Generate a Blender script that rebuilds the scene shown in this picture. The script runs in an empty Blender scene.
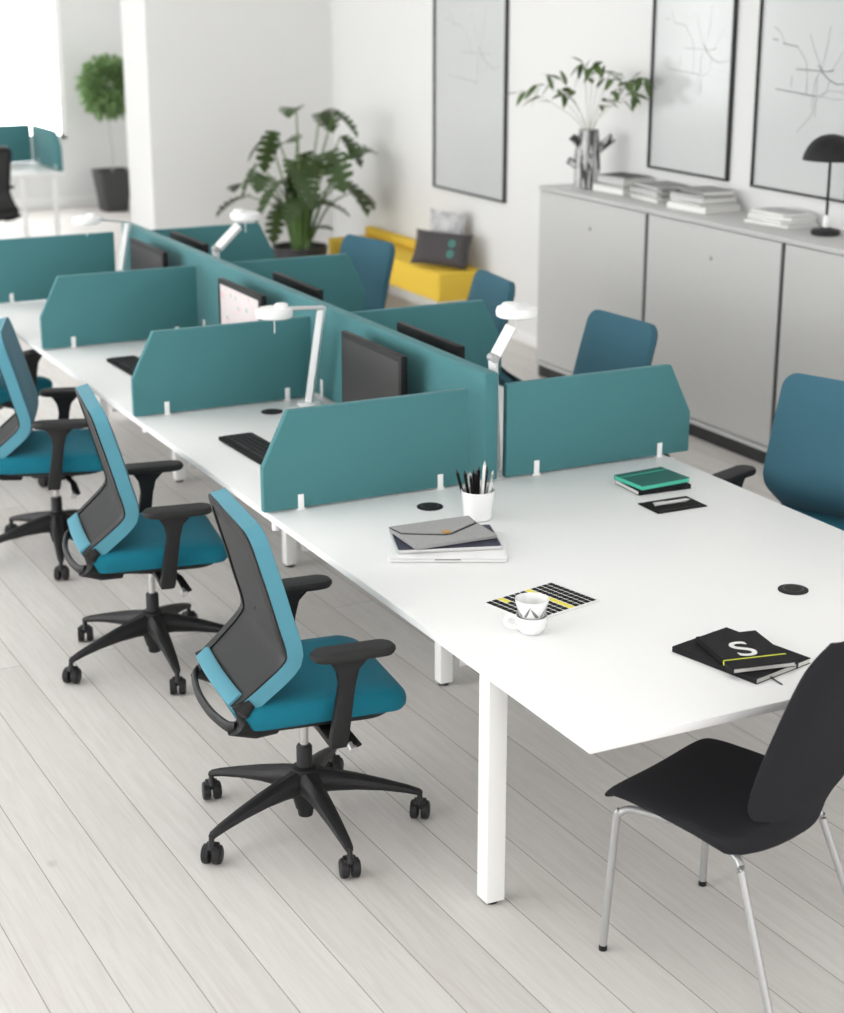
import bpy, bmesh, math, random
from mathutils import Vector, Matrix
R = math.radians
random.seed(7)
scene = bpy.context.scene
COL = scene.collection

# ------------------------------------------------------------------ camera
FPX = 1727.49
cam_d = bpy.data.cameras.new('camera')
cam_d.sensor_fit = 'HORIZONTAL'
cam_d.sensor_width = 36.0
cam_d.lens = FPX / 844 * 36.0
cam_d.clip_end = 200
cam = bpy.data.objects.new('camera', cam_d)
COL.objects.link(cam)
_c = Vector((422, 506.5))
def _ax(px, py):
    return Vector((px - _c.x, py - _c.y, FPX)).normalized()
_Y = _ax(-494, -35); _X = _ax(4000, -35); _Z = _X.cross(_Y)
# rows: world axes expressed in camera space (right, down, forward)
right = Vector((_X.x, _Y.x, _Z.x)); down = Vector((_X.y, _Y.y, _Z.y)); fwd = Vector((_X.z, _Y.z, _Z.z))
rot = Matrix((right, -down, -fwd)).transposed()
cam.matrix_world = Matrix.Translation((0, 0, 2.5)) @ rot.to_4x4()
cam_d.dof.use_dof = True
cam_d.dof.focus_distance = 5.0
cam_d.dof.aperture_fstop = 3.4
scene.camera = cam

# ------------------------------------------------------------------ world, light, exposure
vs = scene.view_settings
vs.view_transform = 'Standard'; vs.look = 'None'; vs.gamma = 1.0; vs.use_curve_mapping = False
vs.exposure = 0.0
AMBIENT = 2.4
WINDOW_LEFT = 8.6
WINDOW_FAR = 8.0
world = bpy.data.worlds.new('daylight'); scene.world = world
world.use_nodes = True
world.node_tree.nodes['Background'].inputs[0].default_value = (1.0, 1.0, 1.0, 1)
world.node_tree.nodes['Background'].inputs[1].default_value = AMBIENT

for nm, loc, sx, sy, pw in (('ceiling_fill', (2.9, 4.4, 3.57), 3.4, 4.0, 14), ('ceiling_fill', (2.8, 10.4, 3.57), 3.8, 5.0, 32)):  # added overhead fill without fittings, lifts the tabletops and shaded floor
    ld = bpy.data.lights.new(nm, 'AREA'); ld.shape = 'RECTANGLE'; ld.size = sx; ld.size_y = sy; ld.energy = pw
    lo_ = bpy.data.objects.new(nm, ld); COL.objects.link(lo_); lo_.location = loc

# ------------------------------------------------------------------ materials
def lin(c):
    c = c / 255.0
    return c / 12.92 if c <= 0.04045 else ((c + 0.055) / 1.055) ** 2.4
def rgb(r, g, b): return (lin(r), lin(g), lin(b), 1)
MATS = {}
def mat(name, col, rough=0.5, metal=0.0, noise=0.0, nscale=200, bump=0.0, bscale=600, sheen=0.0, spec=0.5, emit=0.0, coat=0.0):
    if name in MATS: return MATS[name]
    m = bpy.data.materials.new(name); m.use_nodes = True
    nt = m.node_tree; b = nt.nodes['Principled BSDF']
    b.inputs['Base Color'].default_value = col
    b.inputs['Roughness'].default_value = rough
    b.inputs['Metallic'].default_value = metal
    b.inputs['Specular IOR Level'].default_value = spec
    if sheen: b.inputs['Sheen Weight'].default_value = sheen; b.inputs['Sheen Roughness'].default_value = 0.4
    if coat: b.inputs['Coat Weight'].default_value = coat
    if emit:
        b.inputs['Emission Color'].default_value = col; b.inputs['Emission Strength'].default_value = emit
    tc = nt.nodes.new('ShaderNodeTexCoord')
    if noise:
        n = nt.nodes.new('ShaderNodeTexNoise'); n.inputs['Scale'].default_value = nscale; n.inputs['Detail'].default_value = 3
        nt.links.new(tc.outputs['Object'], n.inputs['Vector'])
        mx = nt.nodes.new('ShaderNodeMix'); mx.data_type = 'RGBA'
        mx.inputs['A'].default_value = tuple(max(0, x * (1 - noise)) for x in col[:3]) + (1,)
        mx.inputs['B'].default_value = tuple(min(1, x * (1 + noise)) for x in col[:3]) + (1,)
        nt.links.new(n.outputs['Fac'], mx.inputs['Factor']); nt.links.new(mx.outputs['Result'], b.inputs['Base Color'])
    if bump:
        n2 = nt.nodes.new('ShaderNodeTexNoise'); n2.inputs['Scale'].default_value = bscale; n2.inputs['Detail'].default_value = 2
        nt.links.new(tc.outputs['Object'], n2.inputs['Vector'])
        bp = nt.nodes.new('ShaderNodeBump'); bp.inputs['Strength'].default_value = bump; bp.inputs['Distance'].default_value = 0.002
        nt.links.new(n2.outputs['Fac'], bp.inputs['Height']); nt.links.new(bp.outputs['Normal'], b.inputs['Normal'])
    MATS[name] = m
    return m

M_wall = mat('white_wall_paint', rgb(230, 230, 229), 0.85, bump=0.05, bscale=90)
M_trim = mat('white_trim', rgb(240, 240, 239), 0.45, noise=0.01)
M_white = mat('white_laminate', rgb(244, 244, 243), 0.42, noise=0.01, nscale=60, spec=0.35)
M_wmetal = mat('white_powder_coat', rgb(242, 242, 240), 0.4, noise=0.01, nscale=300)
M_plastic_w = mat('white_plastic', rgb(243, 243, 242), 0.35, noise=0.01)
M_screen = mat('teal_screen_fabric', rgb(76, 128, 132), 0.9, noise=0.10, nscale=900, bump=0.25, bscale=1400, sheen=0.15, spec=0.2)
M_seat = mat('teal_seat_fabric', rgb(24, 112, 132), 0.9, noise=0.08, nscale=700, bump=0.25, bscale=1200, sheen=0.1, spec=0.2)
M_backtrim = mat('light_teal_back_fabric', rgb(90, 150, 167), 0.88, noise=0.07, nscale=900, bump=0.2, bscale=1300, sheen=0.1, spec=0.2)
M_backpad = mat('blue_back_fabric', rgb(66, 108, 124), 0.9, noise=0.07, nscale=900, bump=0.2, bscale=1300, sheen=0.1, spec=0.2)
M_black = mat('black_plastic', rgb(32, 32, 33), 0.5, noise=0.08, nscale=200, spec=0.3)
M_blacksoft = mat('black_soft_pad', rgb(38, 38, 38), 0.62, noise=0.1, nscale=300, bump=0.1, spec=0.3)
M_chrome = mat('polished_steel', rgb(205, 205, 205), 0.22, metal=1.0, noise=0.02)
M_satin = mat('satin_grey_steel', rgb(176, 176, 176), 0.38, metal=0.55, noise=0.03)
M_blackfab = mat('black_wool_upholstery', rgb(42, 42, 45), 0.92, noise=0.12, nscale=900, bump=0.25, bscale=1300, spec=0.15)
M_cab = mat('light_grey_lacquer', rgb(198, 198, 196), 0.55, noise=0.015, nscale=20)
M_cabdark = mat('dark_gap', rgb(70, 70, 70), 0.6, noise=0.05)
M_plinth = mat('black_plinth', rgb(36, 36, 36), 0.6, noise=0.05)
M_monitor = mat('monitor_bezel', rgb(24, 23, 24), 0.5, noise=0.05, spec=0.25)
M_display = mat('dark_display_glass', rgb(60, 58, 58), 0.5, noise=0.02, spec=0.2)
M_grommet = mat('grommet_black', rgb(30, 30, 30), 0.6, noise=0.1, spec=0.25)
M_yellow = mat('yellow_wool', rgb(230, 194, 76), 0.92, noise=0.05, nscale=500, bump=0.2, spec=0.15)
M_pot = mat('black_planter', rgb(38, 36, 38), 0.6, noise=0.08, nscale=40)
M_potgrey = mat('charcoal_planter', rgb(62, 62, 62), 0.6, noise=0.08, nscale=40)
M_soil = mat('potting_soil', rgb(50, 40, 32), 0.95, noise=0.4, nscale=80)
M_leaf = mat('dark_green_leaf', rgb(60, 82, 42), 0.42, noise=0.35, nscale=9, spec=0.5)
M_leaf2 = mat('olive_leaf', rgb(88, 110, 62), 0.45, noise=0.35, nscale=14)
M_leaf3 = mat('fresh_green_leaf', rgb(116, 146, 92), 0.6, noise=0.3, nscale=14)
M_petiole = mat('green_stalk', rgb(88, 120, 62), 0.5, noise=0.2, nscale=30)
M_twig = mat('pale_twig', rgb(190, 190, 176), 0.7, noise=0.2, nscale=50)
M_trunk = mat('grey_trunk', rgb(190, 188, 182), 0.8, noise=0.2, nscale=50)
M_paper = mat('white_paper', rgb(238, 238, 235), 0.8, noise=0.015)
M_page = mat('page_edges', rgb(228, 227, 222), 0.85, noise=0.06, nscale=400)
M_greycover = mat('grey_cover', rgb(150, 150, 150), 0.6, noise=0.06, nscale=12)
M_darkcover = mat('charcoal_cover', rgb(56, 56, 58), 0.55, noise=0.1, nscale=20)
M_lightcover = mat('pale_grey_cover', rgb(205, 205, 204), 0.6, noise=0.05, nscale=12)
M_nb = mat('black_notebook_cover', rgb(26, 26, 28), 0.7, noise=0.08, nscale=300, spec=0.2)
M_nbteal = mat('dark_green_cover', rgb(26, 92, 84), 0.55, noise=0.08, nscale=200)
M_mint = mat('mint_page_edge', rgb(84, 206, 176), 0.6, noise=0.04)
M_lime = mat('lime_yellow_elastic', rgb(208, 214, 60), 0.6, noise=0.05)
M_yellowtile = mat('yellow_print', rgb(240, 226, 70), 0.6, noise=0.04)
M_ink = mat('black_print', rgb(16, 16, 16), 0.7, noise=0.05, spec=0.2)
M_felt = mat('grey_wool_felt', rgb(166, 166, 166), 0.95, noise=0.28, nscale=260, bump=0.3, bscale=500, spec=0.1)
M_feltdark = mat('dark_felt_edge', rgb(62, 62, 62), 0.95, noise=0.2, nscale=260, spec=0.1)
M_tan = mat('tan_leather', rgb(186, 146, 92), 0.6, noise=0.1, nscale=80)
M_navy = mat('navy_cover', rgb(44, 46, 66), 0.5, noise=0.1, nscale=60)
M_alu = mat('brushed_aluminium', rgb(210, 210, 210), 0.35, metal=0.6, noise=0.03)
M_ceramic = mat('white_glazed_ceramic', rgb(244, 244, 243), 0.15, noise=0.01, coat=0.4)
M_greyprint = mat('grey_triangle_print', rgb(120, 122, 122), 0.3, noise=0.3, nscale=40)
M_cushdark = mat('charcoal_cushion', rgb(78, 74, 76), 0.95, noise=0.12, nscale=300, bump=0.3)
M_embroid = mat('teal_embroidery', rgb(84, 158, 148), 0.9, noise=0.1)
M_line = mat('fine_grey_ink', rgb(150, 152, 152), 0.8, noise=0.1)
M_linedark = mat('dark_grey_ink', rgb(95, 97, 97), 0.8, noise=0.1)
M_frame = mat('black_picture_frame', rgb(40, 40, 40), 0.45, noise=0.05)
M_rust = mat('pink_print', rgb(232, 178, 186), 0.6, noise=0.05)
M_greenprint = mat('green_print', rgb(150, 190, 170), 0.6, noise=0.05)

def mesh_fabric():
    m = bpy.data.materials.new('dark_grey_mesh_weave'); m.use_nodes = True
    nt = m.node_tree; b = nt.nodes['Principled BSDF']; b.inputs['Roughness'].default_value = 0.8
    b.inputs['Specular IOR Level'].default_value = 0.25
    tc = nt.nodes.new('ShaderNodeTexCoord'); ck = nt.nodes.new('ShaderNodeTexChecker'); ck.inputs['Scale'].default_value = 420
    ck.inputs['Color1'].default_value = rgb(66, 67, 67); ck.inputs['Color2'].default_value = rgb(50, 51, 51)
    nt.links.new(tc.outputs['Object'], ck.inputs['Vector']); nt.links.new(ck.outputs['Color'], b.inputs['Base Color'])
    return m
M_mesh = mesh_fabric()

def bark_mat():
    m = bpy.data.materials.new('silvered_bark_glaze'); m.use_nodes = True
    nt = m.node_tree; b = nt.nodes['Principled BSDF']; b.inputs['Roughness'].default_value = 0.28
    b.inputs['Metallic'].default_value = 0.0
    tc = nt.nodes.new('ShaderNodeTexCoord'); mp = nt.nodes.new('ShaderNodeMapping'); mp.inputs['Scale'].default_value = (1, 1, 0.16)
    n = nt.nodes.new('ShaderNodeTexNoise'); n.inputs['Scale'].default_value = 38; n.inputs['Detail'].default_value = 4; n.inputs['Distortion'].default_value = 0.8
    cr = nt.nodes.new('ShaderNodeValToRGB'); e = cr.color_ramp
    e.elements[0].position = 0.45; e.elements[0].color = rgb(30, 30, 30)
    e.elements[1].position = 0.52; e.elements[1].color = rgb(205, 205, 205)
    nt.links.new(tc.outputs['Object'], mp.inputs['Vector']); nt.links.new(mp.outputs['Vector'], n.inputs['Vector'])
    nt.links.new(n.outputs['Fac'], cr.inputs['Fac']); nt.links.new(cr.outputs['Color'], b.inputs['Base Color'])
    return m
M_bark = bark_mat()

def cushion_grey():
    m = bpy.data.materials.new('marbled_grey_cushion'); m.use_nodes = True
    nt = m.node_tree; b = nt.nodes['Principled BSDF']; b.inputs['Roughness'].default_value = 0.9
    tc = nt.nodes.new('ShaderNodeTexCoord'); n = nt.nodes.new('ShaderNodeTexNoise'); n.inputs['Scale'].default_value = 14; n.inputs['Detail'].default_value = 6
    cr = nt.nodes.new('ShaderNodeValToRGB')
    cr.color_ramp.elements[0].position = 0.35; cr.color_ramp.elements[0].color = rgb(165, 165, 167)
    cr.color_ramp.elements[1].position = 0.65; cr.color_ramp.elements[1].color = rgb(212, 212, 213)
    nt.links.new(tc.outputs['Object'], n.inputs['Vector']); nt.links.new(n.outputs['Fac'], cr.inputs['Fac']); nt.links.new(cr.outputs['Color'], b.inputs['Base Color'])
    return m
M_cushgrey = cushion_grey()

def floor_mat():
    m = bpy.data.materials.new('whitewashed_floorboards'); m.use_nodes = True
    nt = m.node_tree; b = nt.nodes['Principled BSDF']; L = nt.links
    b.inputs['Roughness'].default_value = 0.5; b.inputs['Specular IOR Level'].default_value = 0.3
    tc = nt.nodes.new('ShaderNodeTexCoord')
    mp = nt.nodes.new('ShaderNodeMapping'); mp.vector_type = 'POINT'
    mp.inputs['Rotation'].default_value = (0, 0, R(-91.2)); mp.inputs['Location'].default_value = (0.35, 0.0, 0)
    L.new(tc.outputs['Object'], mp.inputs['Vector'])
    off = nt.nodes.new('ShaderNodeVectorMath'); off.operation = 'ADD'; off.inputs[1].default_value = (50.0, 20.0 * 0.184 + 1.143 - 0.02, 0)
    L.new(mp.outputs['Vector'], off.inputs[0])
    br = nt.nodes.new('ShaderNodeTexBrick')
    br.offset = 0.37; br.offset_frequency = 2; br.squash = 1.0
    br.inputs['Scale'].default_value = 1.0
    br.inputs['Brick Width'].default_value = 5.3; br.inputs['Row Height'].default_value = 0.184
    br.inputs['Mortar Size'].default_value = 0.0016; br.inputs['Mortar Smooth'].default_value = 0.2
    br.inputs['Bias'].default_value = 0.0
    br.inputs['Color1'].default_value = rgb(221, 218, 214); br.inputs['Color2'].default_value = rgb(211, 207, 203)
    br.inputs['Mortar'].default_value = rgb(150, 146, 140)
    L.new(off.outputs['Vector'], br.inputs['Vector'])
    st = nt.nodes.new('ShaderNodeMapping'); st.inputs['Scale'].default_value = (0.9, 14.0, 1)
    L.new(off.outputs['Vector'], st.inputs['Vector'])
    gn = nt.nodes.new('ShaderNodeTexNoise'); gn.inputs['Scale'].default_value = 3.0; gn.inputs['Detail'].default_value = 7; gn.inputs['Distortion'].default_value = 1.2; gn.inputs['Roughness'].default_value = 0.6
    L.new(st.outputs['Vector'], gn.inputs['Vector'])
    cr = nt.nodes.new('ShaderNodeValToRGB')
    cr.color_ramp.elements[0].position = 0.3; cr.color_ramp.elements[0].color = (0.86, 0.85, 0.835, 1)
    cr.color_ramp.elements[1].position = 0.62; cr.color_ramp.elements[1].color = (1, 1, 1, 1)
    L.new(gn.outputs['Fac'], cr.inputs['Fac'])
    mx = nt.nodes.new('ShaderNodeMix'); mx.data_type = 'RGBA'; mx.blend_type = 'MULTIPLY'; mx.inputs['Factor'].default_value = 0.75
    L.new(br.outputs['Color'], mx.inputs['A']); L.new(cr.outputs['Color'], mx.inputs['B'])
    # knots
    kn = nt.nodes.new('ShaderNodeTexVoronoi'); kn.inputs['Scale'].default_value = 1.0
    ks = nt.nodes.new('ShaderNodeMapping'); ks.inputs['Scale'].default_value = (1.5, 2.4, 1)
    L.new(off.outputs['Vector'], ks.inputs['Vector']); L.new(ks.outputs['Vector'], kn.inputs['Vector'])
    kr = nt.nodes.new('ShaderNodeValToRGB')
    kr.color_ramp.elements[0].position = 0.012; kr.color_ramp.elements[0].color = (0.72, 0.69, 0.65, 1)
    kr.color_ramp.elements[1].position = 0.05; kr.color_ramp.elements[1].color = (1, 1, 1, 1)
    L.new(kn.outputs['Distance'], kr.inputs['Fac'])
    mx2 = nt.nodes.new('ShaderNodeMix'); mx2.data_type = 'RGBA'; mx2.blend_type = 'MULTIPLY'; mx2.inputs['Factor'].default_value = 0.8
    L.new(mx.outputs['Result'], mx2.inputs['A']); L.new(kr.outputs['Color'], mx2.inputs['B'])
    L.new(mx2.outputs['Result'], b.inputs['Base Color'])
    bp = nt.nodes.new('ShaderNodeBump'); bp.inputs['Strength'].default_value = 0.15; bp.inputs['Distance'].default_value = 0.003
    L.new(gn.outputs['Fac'], bp.inputs['Height']); L.new(bp.outputs['Normal'], b.inputs['Normal'])
    return m
M_floor = floor_mat()

def pane_mat(name, strength):
    m = bpy.data.materials.new(name); m.use_nodes = True
    nt = m.node_tree; nt.nodes.remove(nt.nodes['Principled BSDF'])
    e = nt.nodes.new('ShaderNodeEmission'); e.inputs['Color'].default_value = (0.985, 0.995, 1.0, 1); e.inputs['Strength'].default_value = strength
    nt.links.new(e.outputs['Emission'], nt.nodes['Material Output'].inputs['Surface'])
    return m
M_paneL = pane_mat('bright_daylight_left', WINDOW_LEFT)
M_paneF = pane_mat('bright_daylight_far', WINDOW_FAR)

# ------------------------------------------------------------------ mesh helpers
class MB:
    def __init__(s): s.bm = bmesh.new()
    def box(s, a, b, bev=0.0, seg=2, m=None):
        t = bmesh.new()
        bmesh.ops.create_cube(t, size=1)
        sx, sy, sz = (b[i] - a[i] for i in range(3))
        for v in t.verts:
            v.co = Vector(((v.co.x + .5) * sx + a[0], (v.co.y + .5) * sy + a[1], (v.co.z + .5) * sz + a[2]))
        if bev: bmesh.ops.bevel(t, geom=t.edges[:], offset=bev, segments=seg, affect='EDGES', profile=0.5)
        return s.join(t, m)
    def join(s, t, m=None):
        if m is not None: bmesh.ops.transform(t, matrix=m, verts=t.verts)
        me = bpy.data.meshes.new('tmp'); t.to_mesh(me); t.free(); s.bm.from_mesh(me); bpy.data.meshes.remove(me); return s
    def prism(s, pts, axis, lo, hi, bev=0.0, seg=2, m=None):
        """pts: 2-D outline; extruded along axis (0,1,2) from lo to hi"""
        t = bmesh.new()
        def P(p, h):
            q = list(p); q.insert(axis, h); return q
        v0 = [t.verts.new(P(p, lo)) for p in pts]; v1 = [t.verts.new(P(p, hi)) for p in pts]
        n = len(pts)
        t.faces.new(v0); t.faces.new(v1[::-1])
        for i in range(n): t.faces.new((v0[i], v1[i], v1[(i + 1) % n], v0[(i + 1) % n]))
        bmesh.ops.recalc_face_normals(t, faces=t.faces)
        if bev: bmesh.ops.bevel(t, geom=t.edges[:], offset=bev, segments=seg, affect='EDGES', profile=0.5)
        return s.join(t, m)
    def lathe(s, prof, n=24, c=(0, 0, 0), m=None):
        t = bmesh.new(); rings = []
        for r, z in prof:
            if r <= 1e-6: rings.append([t.verts.new((c[0], c[1], c[2] + z))])
            else: rings.append([t.verts.new((c[0] + r * math.cos(2 * math.pi * i / n), c[1] + r * math.sin(2 * math.pi * i / n), c[2] + z)) for i in range(n)])
        for a, b in zip(rings, rings[1:]):
            for i in range(n):
                j = (i + 1) % n
                if len(a) == 1 and len(b) == 1: continue
                if len(a) == 1: t.faces.new((a[0], b[i], b[j]))
                elif len(b) == 1: t.faces.new((a[i], b[0], a[j]))
                else: t.faces.new((a[i], b[i], b[j], a[j]))
        bmesh.ops.recalc_face_normals(t, faces=t.faces)
        return s.join(t, m)
    def tube(s, pts, r, n=10, cap=True, flat=None, up=(0, 0, 1)):
        """sweep; r scalar or list; flat=(a,b) multipliers across/up"""
        pts = [Vector(p) for p in pts]
        t = bmesh.new(); rings = []
        for i, p in enumerate(pts):
            d = (pts[min(i + 1, len(pts) - 1)] - pts[max(i - 1, 0)]).normalized()
            u = Vector(up)
            if abs(d.dot(u)) > 0.95: u = Vector((1, 0, 0)) if abs(d.x) < 0.9 else Vector((0, 1, 0))
            a = d.cross(u).normalized(); b = a.cross(d).normalized()
            ri = r[i] if isinstance(r, (list, tuple)) else r
            fa, fb = (flat[i] if isinstance(flat, list) else flat) if flat else (1, 1)
            rings.append([t.verts.new(p + a * (ri * fa * math.cos(2 * math.pi * k / n)) + b * (ri * fb * math.sin(2 * math.pi * k / n))) for k in range(n)])
        for x, y in zip(rings, rings[1:]):
            for k in range(n): t.faces.new((x[k], x[(k + 1) % n], y[(k + 1) % n], y[k]))
        if cap: t.faces.new(rings[0][::-1]); t.faces.new(rings[-1])
        bmesh.ops.recalc_face_normals(t, faces=t.faces)
        return s.join(t)
    def quadstrip(s, rows, closed=False):
        t = bmesh.new(); vs = [[t.verts.new(p) for p in row] for row in rows]
        for a, b in zip(vs, vs[1:]):
            n = len(a)
            for i in range(n if closed else n - 1):
                t.faces.new((a[i], a[(i + 1) % n], b[(i + 1) % n], b[i]))
        return s.join(t)
    def build(s, name, material, parent=None, sharp=35, m=None):
        me = bpy.data.meshes.new(name)
        if m is not None: bmesh.ops.transform(s.bm, matrix=m, verts=s.bm.verts)
        s.bm.to_mesh(me); s.bm.free()
        for p in me.polygons: p.use_smooth = True
        me.set_sharp_from_angle(angle=R(sharp))
        me.materials.append(material)
        o = bpy.data.objects.new(name, me); COL.objects.link(o)
        if parent is not None: o.parent = parent
        return o

def tag(o, label=None, cat=None, group=None, kind=None):
    if label: o['label'] = label
    if cat: o['category'] = cat
    if group: o['group'] = group
    if kind: o['kind'] = kind
    return o
def thing(name, label, cat, loc=(0, 0, 0), rz=0.0, group=None):
    o = bpy.data.objects.new(name, None); COL.objects.link(o)
    o.empty_display_size = 0.1
    o.location = loc; o.rotation_euler = (0, 0, rz)
    return tag(o, label, cat, group)
def struct(name, mb, m): return tag(mb.build(name, m), kind='structure')
def kids(o): return [c for c in bpy.data.objects if c.parent == o]
def copy_tree(o, parent=None):
    c = o.copy(); COL.objects.link(c)
    if parent is not None: c.parent = parent
    for ch in kids(o): copy_tree(ch, c)
    return c
def place_copy(src, loc, rz, label, group=None):
    c = copy_tree(src); c.location = loc; c.rotation_euler = (0, 0, rz); c['label'] = label
    if group: c['group'] = group
    return c
def lerp(a, b, t): return a + (b - a) * t
def spline(pts, n):
    """Catmull-Rom through pts, n samples per span"""
    P = [Vector(p) for p in pts]; out = []
    for i in range(len(P) - 1):
        p0 = P[i - 1] if i else P[0] * 2 - P[1]
        p1, p2 = P[i], P[i + 1]
        p3 = P[i + 2] if i + 2 < len(P) else P[-1] * 2 - P[-2]
        for k in range(n):
            t = k / n
            out.append(0.5 * ((2 * p1) + (p2 - p0) * t + (2 * p0 - 5 * p1 + 4 * p2 - p3) * t * t + (3 * p1 - p0 - 3 * p2 + p3) * t ** 3))
    out.append(P[-1]); return out
def rrect(w, h, r, n=6):
    """rounded rectangle outline centred on the origin"""
    out = []
    for cx, cy, a0 in ((w / 2 - r, h / 2 - r, 0), (-w / 2 + r, h / 2 - r, 90), (-w / 2 + r, -h / 2 + r, 180), (w / 2 - r, -h / 2 + r, 270)):
        for k in range(n + 1):
            a = R(a0 + 90 * k / n); out.append((cx + r * math.cos(a), cy + r * math.sin(a)))
    return out

# ------------------------------------------------------------------ large structure
DESK = 0.73
WX = 5.95          # right wall
WY = 13.4          # back wall
FY = 18.5          # far room's end wall
struct('floor', MB().box((-4.2, -3.0, -0.05), (8.0, FY + 0.2, 0.0)), M_floor)
struct('ceiling', MB().box((-4.2, -3.0, 3.6), (8.0, FY + 0.2, 3.7)), M_wall)
struct('wall_right', MB().box((WX, -1.0, 0), (WX + 0.15, WY, 3.6)), M_wall)
struct('wall_back', MB().box((4.372, WY, 0), (WX + 0.15, WY + 0.62, 3.6)), M_wall)
# far wall with a window opening (x 2.6..5.1, z 0.72..2.5)
wf = MB()
wf.box((-4.2, FY, 0), (-2.2, FY + 0.15, 3.6)); wf.box((-1.0, FY, 0), (2.9, FY + 0.15, 3.6)); wf.box((-2.2, FY, 0), (-1.0, FY + 0.15, 0.72)); wf.box((-2.2, FY, 2.7), (-1.0, FY + 0.15, 3.6)); wf.box((5.1, FY, 0), (8.0, FY + 0.15, 3.6))
wf.box((2.9, FY, 0), (5.1, FY + 0.15, 0.72)); wf.box((2.9, FY, 2.7), (5.1, FY + 0.15, 3.6))
struct('wall_far', wf, M_wall)
struct('wall_side', MB().box((7.0, WY + 0.62, 0), (7.15, FY, 3.6)), M_wall)
w1 = struct('window_1', MB().box((2.9, FY + 0.07, 0.72), (5.1, FY + 0.09, 2.7)), M_paneF)
fr = MB()
for x in (2.9, 3.98, 5.05): fr.box((x, FY + 0.02, 0.72), (x + 0.05, FY + 0.065, 2.7))
for z in (0.72, 2.65): fr.box((2.9, FY + 0.02, z), (5.1, FY + 0.065, z + 0.05))
fr.build('window_frame', M_trim, w1)
w0 = struct('window_6', MB().box((-2.2, FY + 0.07, 0.72), (-1.0, FY + 0.09, 2.7)), M_paneF)
fr = MB()
for x in (-2.2, -1.05): fr.box((x, FY + 0.02, 0.72), (x + 0.05, FY + 0.065, 2.7))
for z in (0.72, 1.75, 2.65): fr.box((-2.2, FY + 0.02, z), (-1.0, FY + 0.065, z + 0.05))
fr.build('window_frame', M_trim, w0)
# left wall with three tall windows
LX = -3.6
spans = [(2.2, 4.4), (5.6, 7.8), (9.0, 11.2), (12.6, 14.8)]
wl = MB(); y0 = -3.0
for a, b in spans:
    wl.box((LX - 0.15, y0, 0), (LX, a, 3.6)); wl.box((LX - 0.15, a, 0), (LX, b, 0.6)); wl.box((LX - 0.15, a, 3.2), (LX, b, 3.6)); y0 = b
wl.box((LX - 0.15, y0, 0), (LX, FY, 3.6))
struct('wall_left', wl, M_wall)
for i, (a, b) in enumerate(spans):
    w = struct('window_%d' % (i + 2), MB().box((LX - 0.10, a, 0.6), (LX - 0.08, b, 3.2)), M_paneL)
    f = MB()
    for y in (a, (a + b) / 2 - 0.03, b - 0.06): f.box((LX - 0.075, y, 0.6), (LX - 0.02, y + 0.06, 3.2))
    for z in (0.6, 1.87, 3.14): f.box((LX - 0.075, a, z), (LX - 0.02, b, z + 0.06))
    f.build('window_frame', M_trim, w)
struct('baseboard_back', MB().box((4.372, WY - 0.012, 0), (WX, WY, 0.08), 0.003), M_trim)
struct('baseboard_right', MB().box((WX - 0.012, 9.31, 0), (WX, WY - 0.013, 0.08), 0.003), M_trim)
struct('baseboard_far', MB().box((-4.0, FY - 0.015, 0), (7.0, FY, 0.12), 0.003), M_trim)

# ------------------------------------------------------------------ storage cabinets along the right wall
CX = 5.516
cab_y = [(8.105, 9.29), (6.89, 8.095), (5.68, 6.88)]
cab_lab = ['pale grey sliding-door cabinet nearest the yellow bench, under the vase',
           'middle pale grey sliding-door cabinet, under the two taller book stacks and newspapers',
           'pale grey sliding-door cabinet at the right edge of the picture, under the black lamp']
for (a, b), lab in zip(cab_y, cab_lab):
    t = thing('storage_cabinet', lab, 'cabinet', (CX + 0.2, (a + b) / 2, 0), 0, 'storage cabinets along the wall')
    T = Matrix.Translation((-(CX + 0.2), -(a + b) / 2, 0))
    MB().box((CX + 0.02, a, 0.085), (WX - 0.005, b, 1.172), 0.002).build('body', M_cab, t, m=T)
    MB().box((CX + 0.015, a + 0.004, 0.0), (WX - 0.02, b - 0.004, 0.075)).build('plinth', M_plinth, t, m=T)
    MB().box((CX - 0.004, a, 0.078), (CX + 0.03, b, 0.1), 0.002).build('bottom_track', M_cab, t, m=T)
    d = MB().box((CX, a + 0.022, 0.112), (CX + 0.018, b - 0.002, 1.17), 0.002).build('door', M_cab, t, m=T)
    MB().lathe([(0, 0), (0.012, 0), (0.012, 0.006), (0.008, 0.009), (0, 0.009)], 16, m=Matrix.Translation((CX, (a + b) / 2 + 0.0, 1.01)) @ Matrix.Rotation(R(-90), 4, 'Y')).build('lock', M_satin, d, m=T)
    MB().box((CX + 0.004, a + 0.002, 0.112), (CX + 0.016, a + 0.02, 1.17), 0.002).build('pull_strip', M_cabdark, t, m=T)
tag(MB().box((CX - 0.005, 5.68, 1.175), (WX - 0.002, 9.295, 1.2), 0.003).build('cabinet_top', M_cab),
    'long pale grey top board running across all the wall cabinets', 'worktop')

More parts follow.
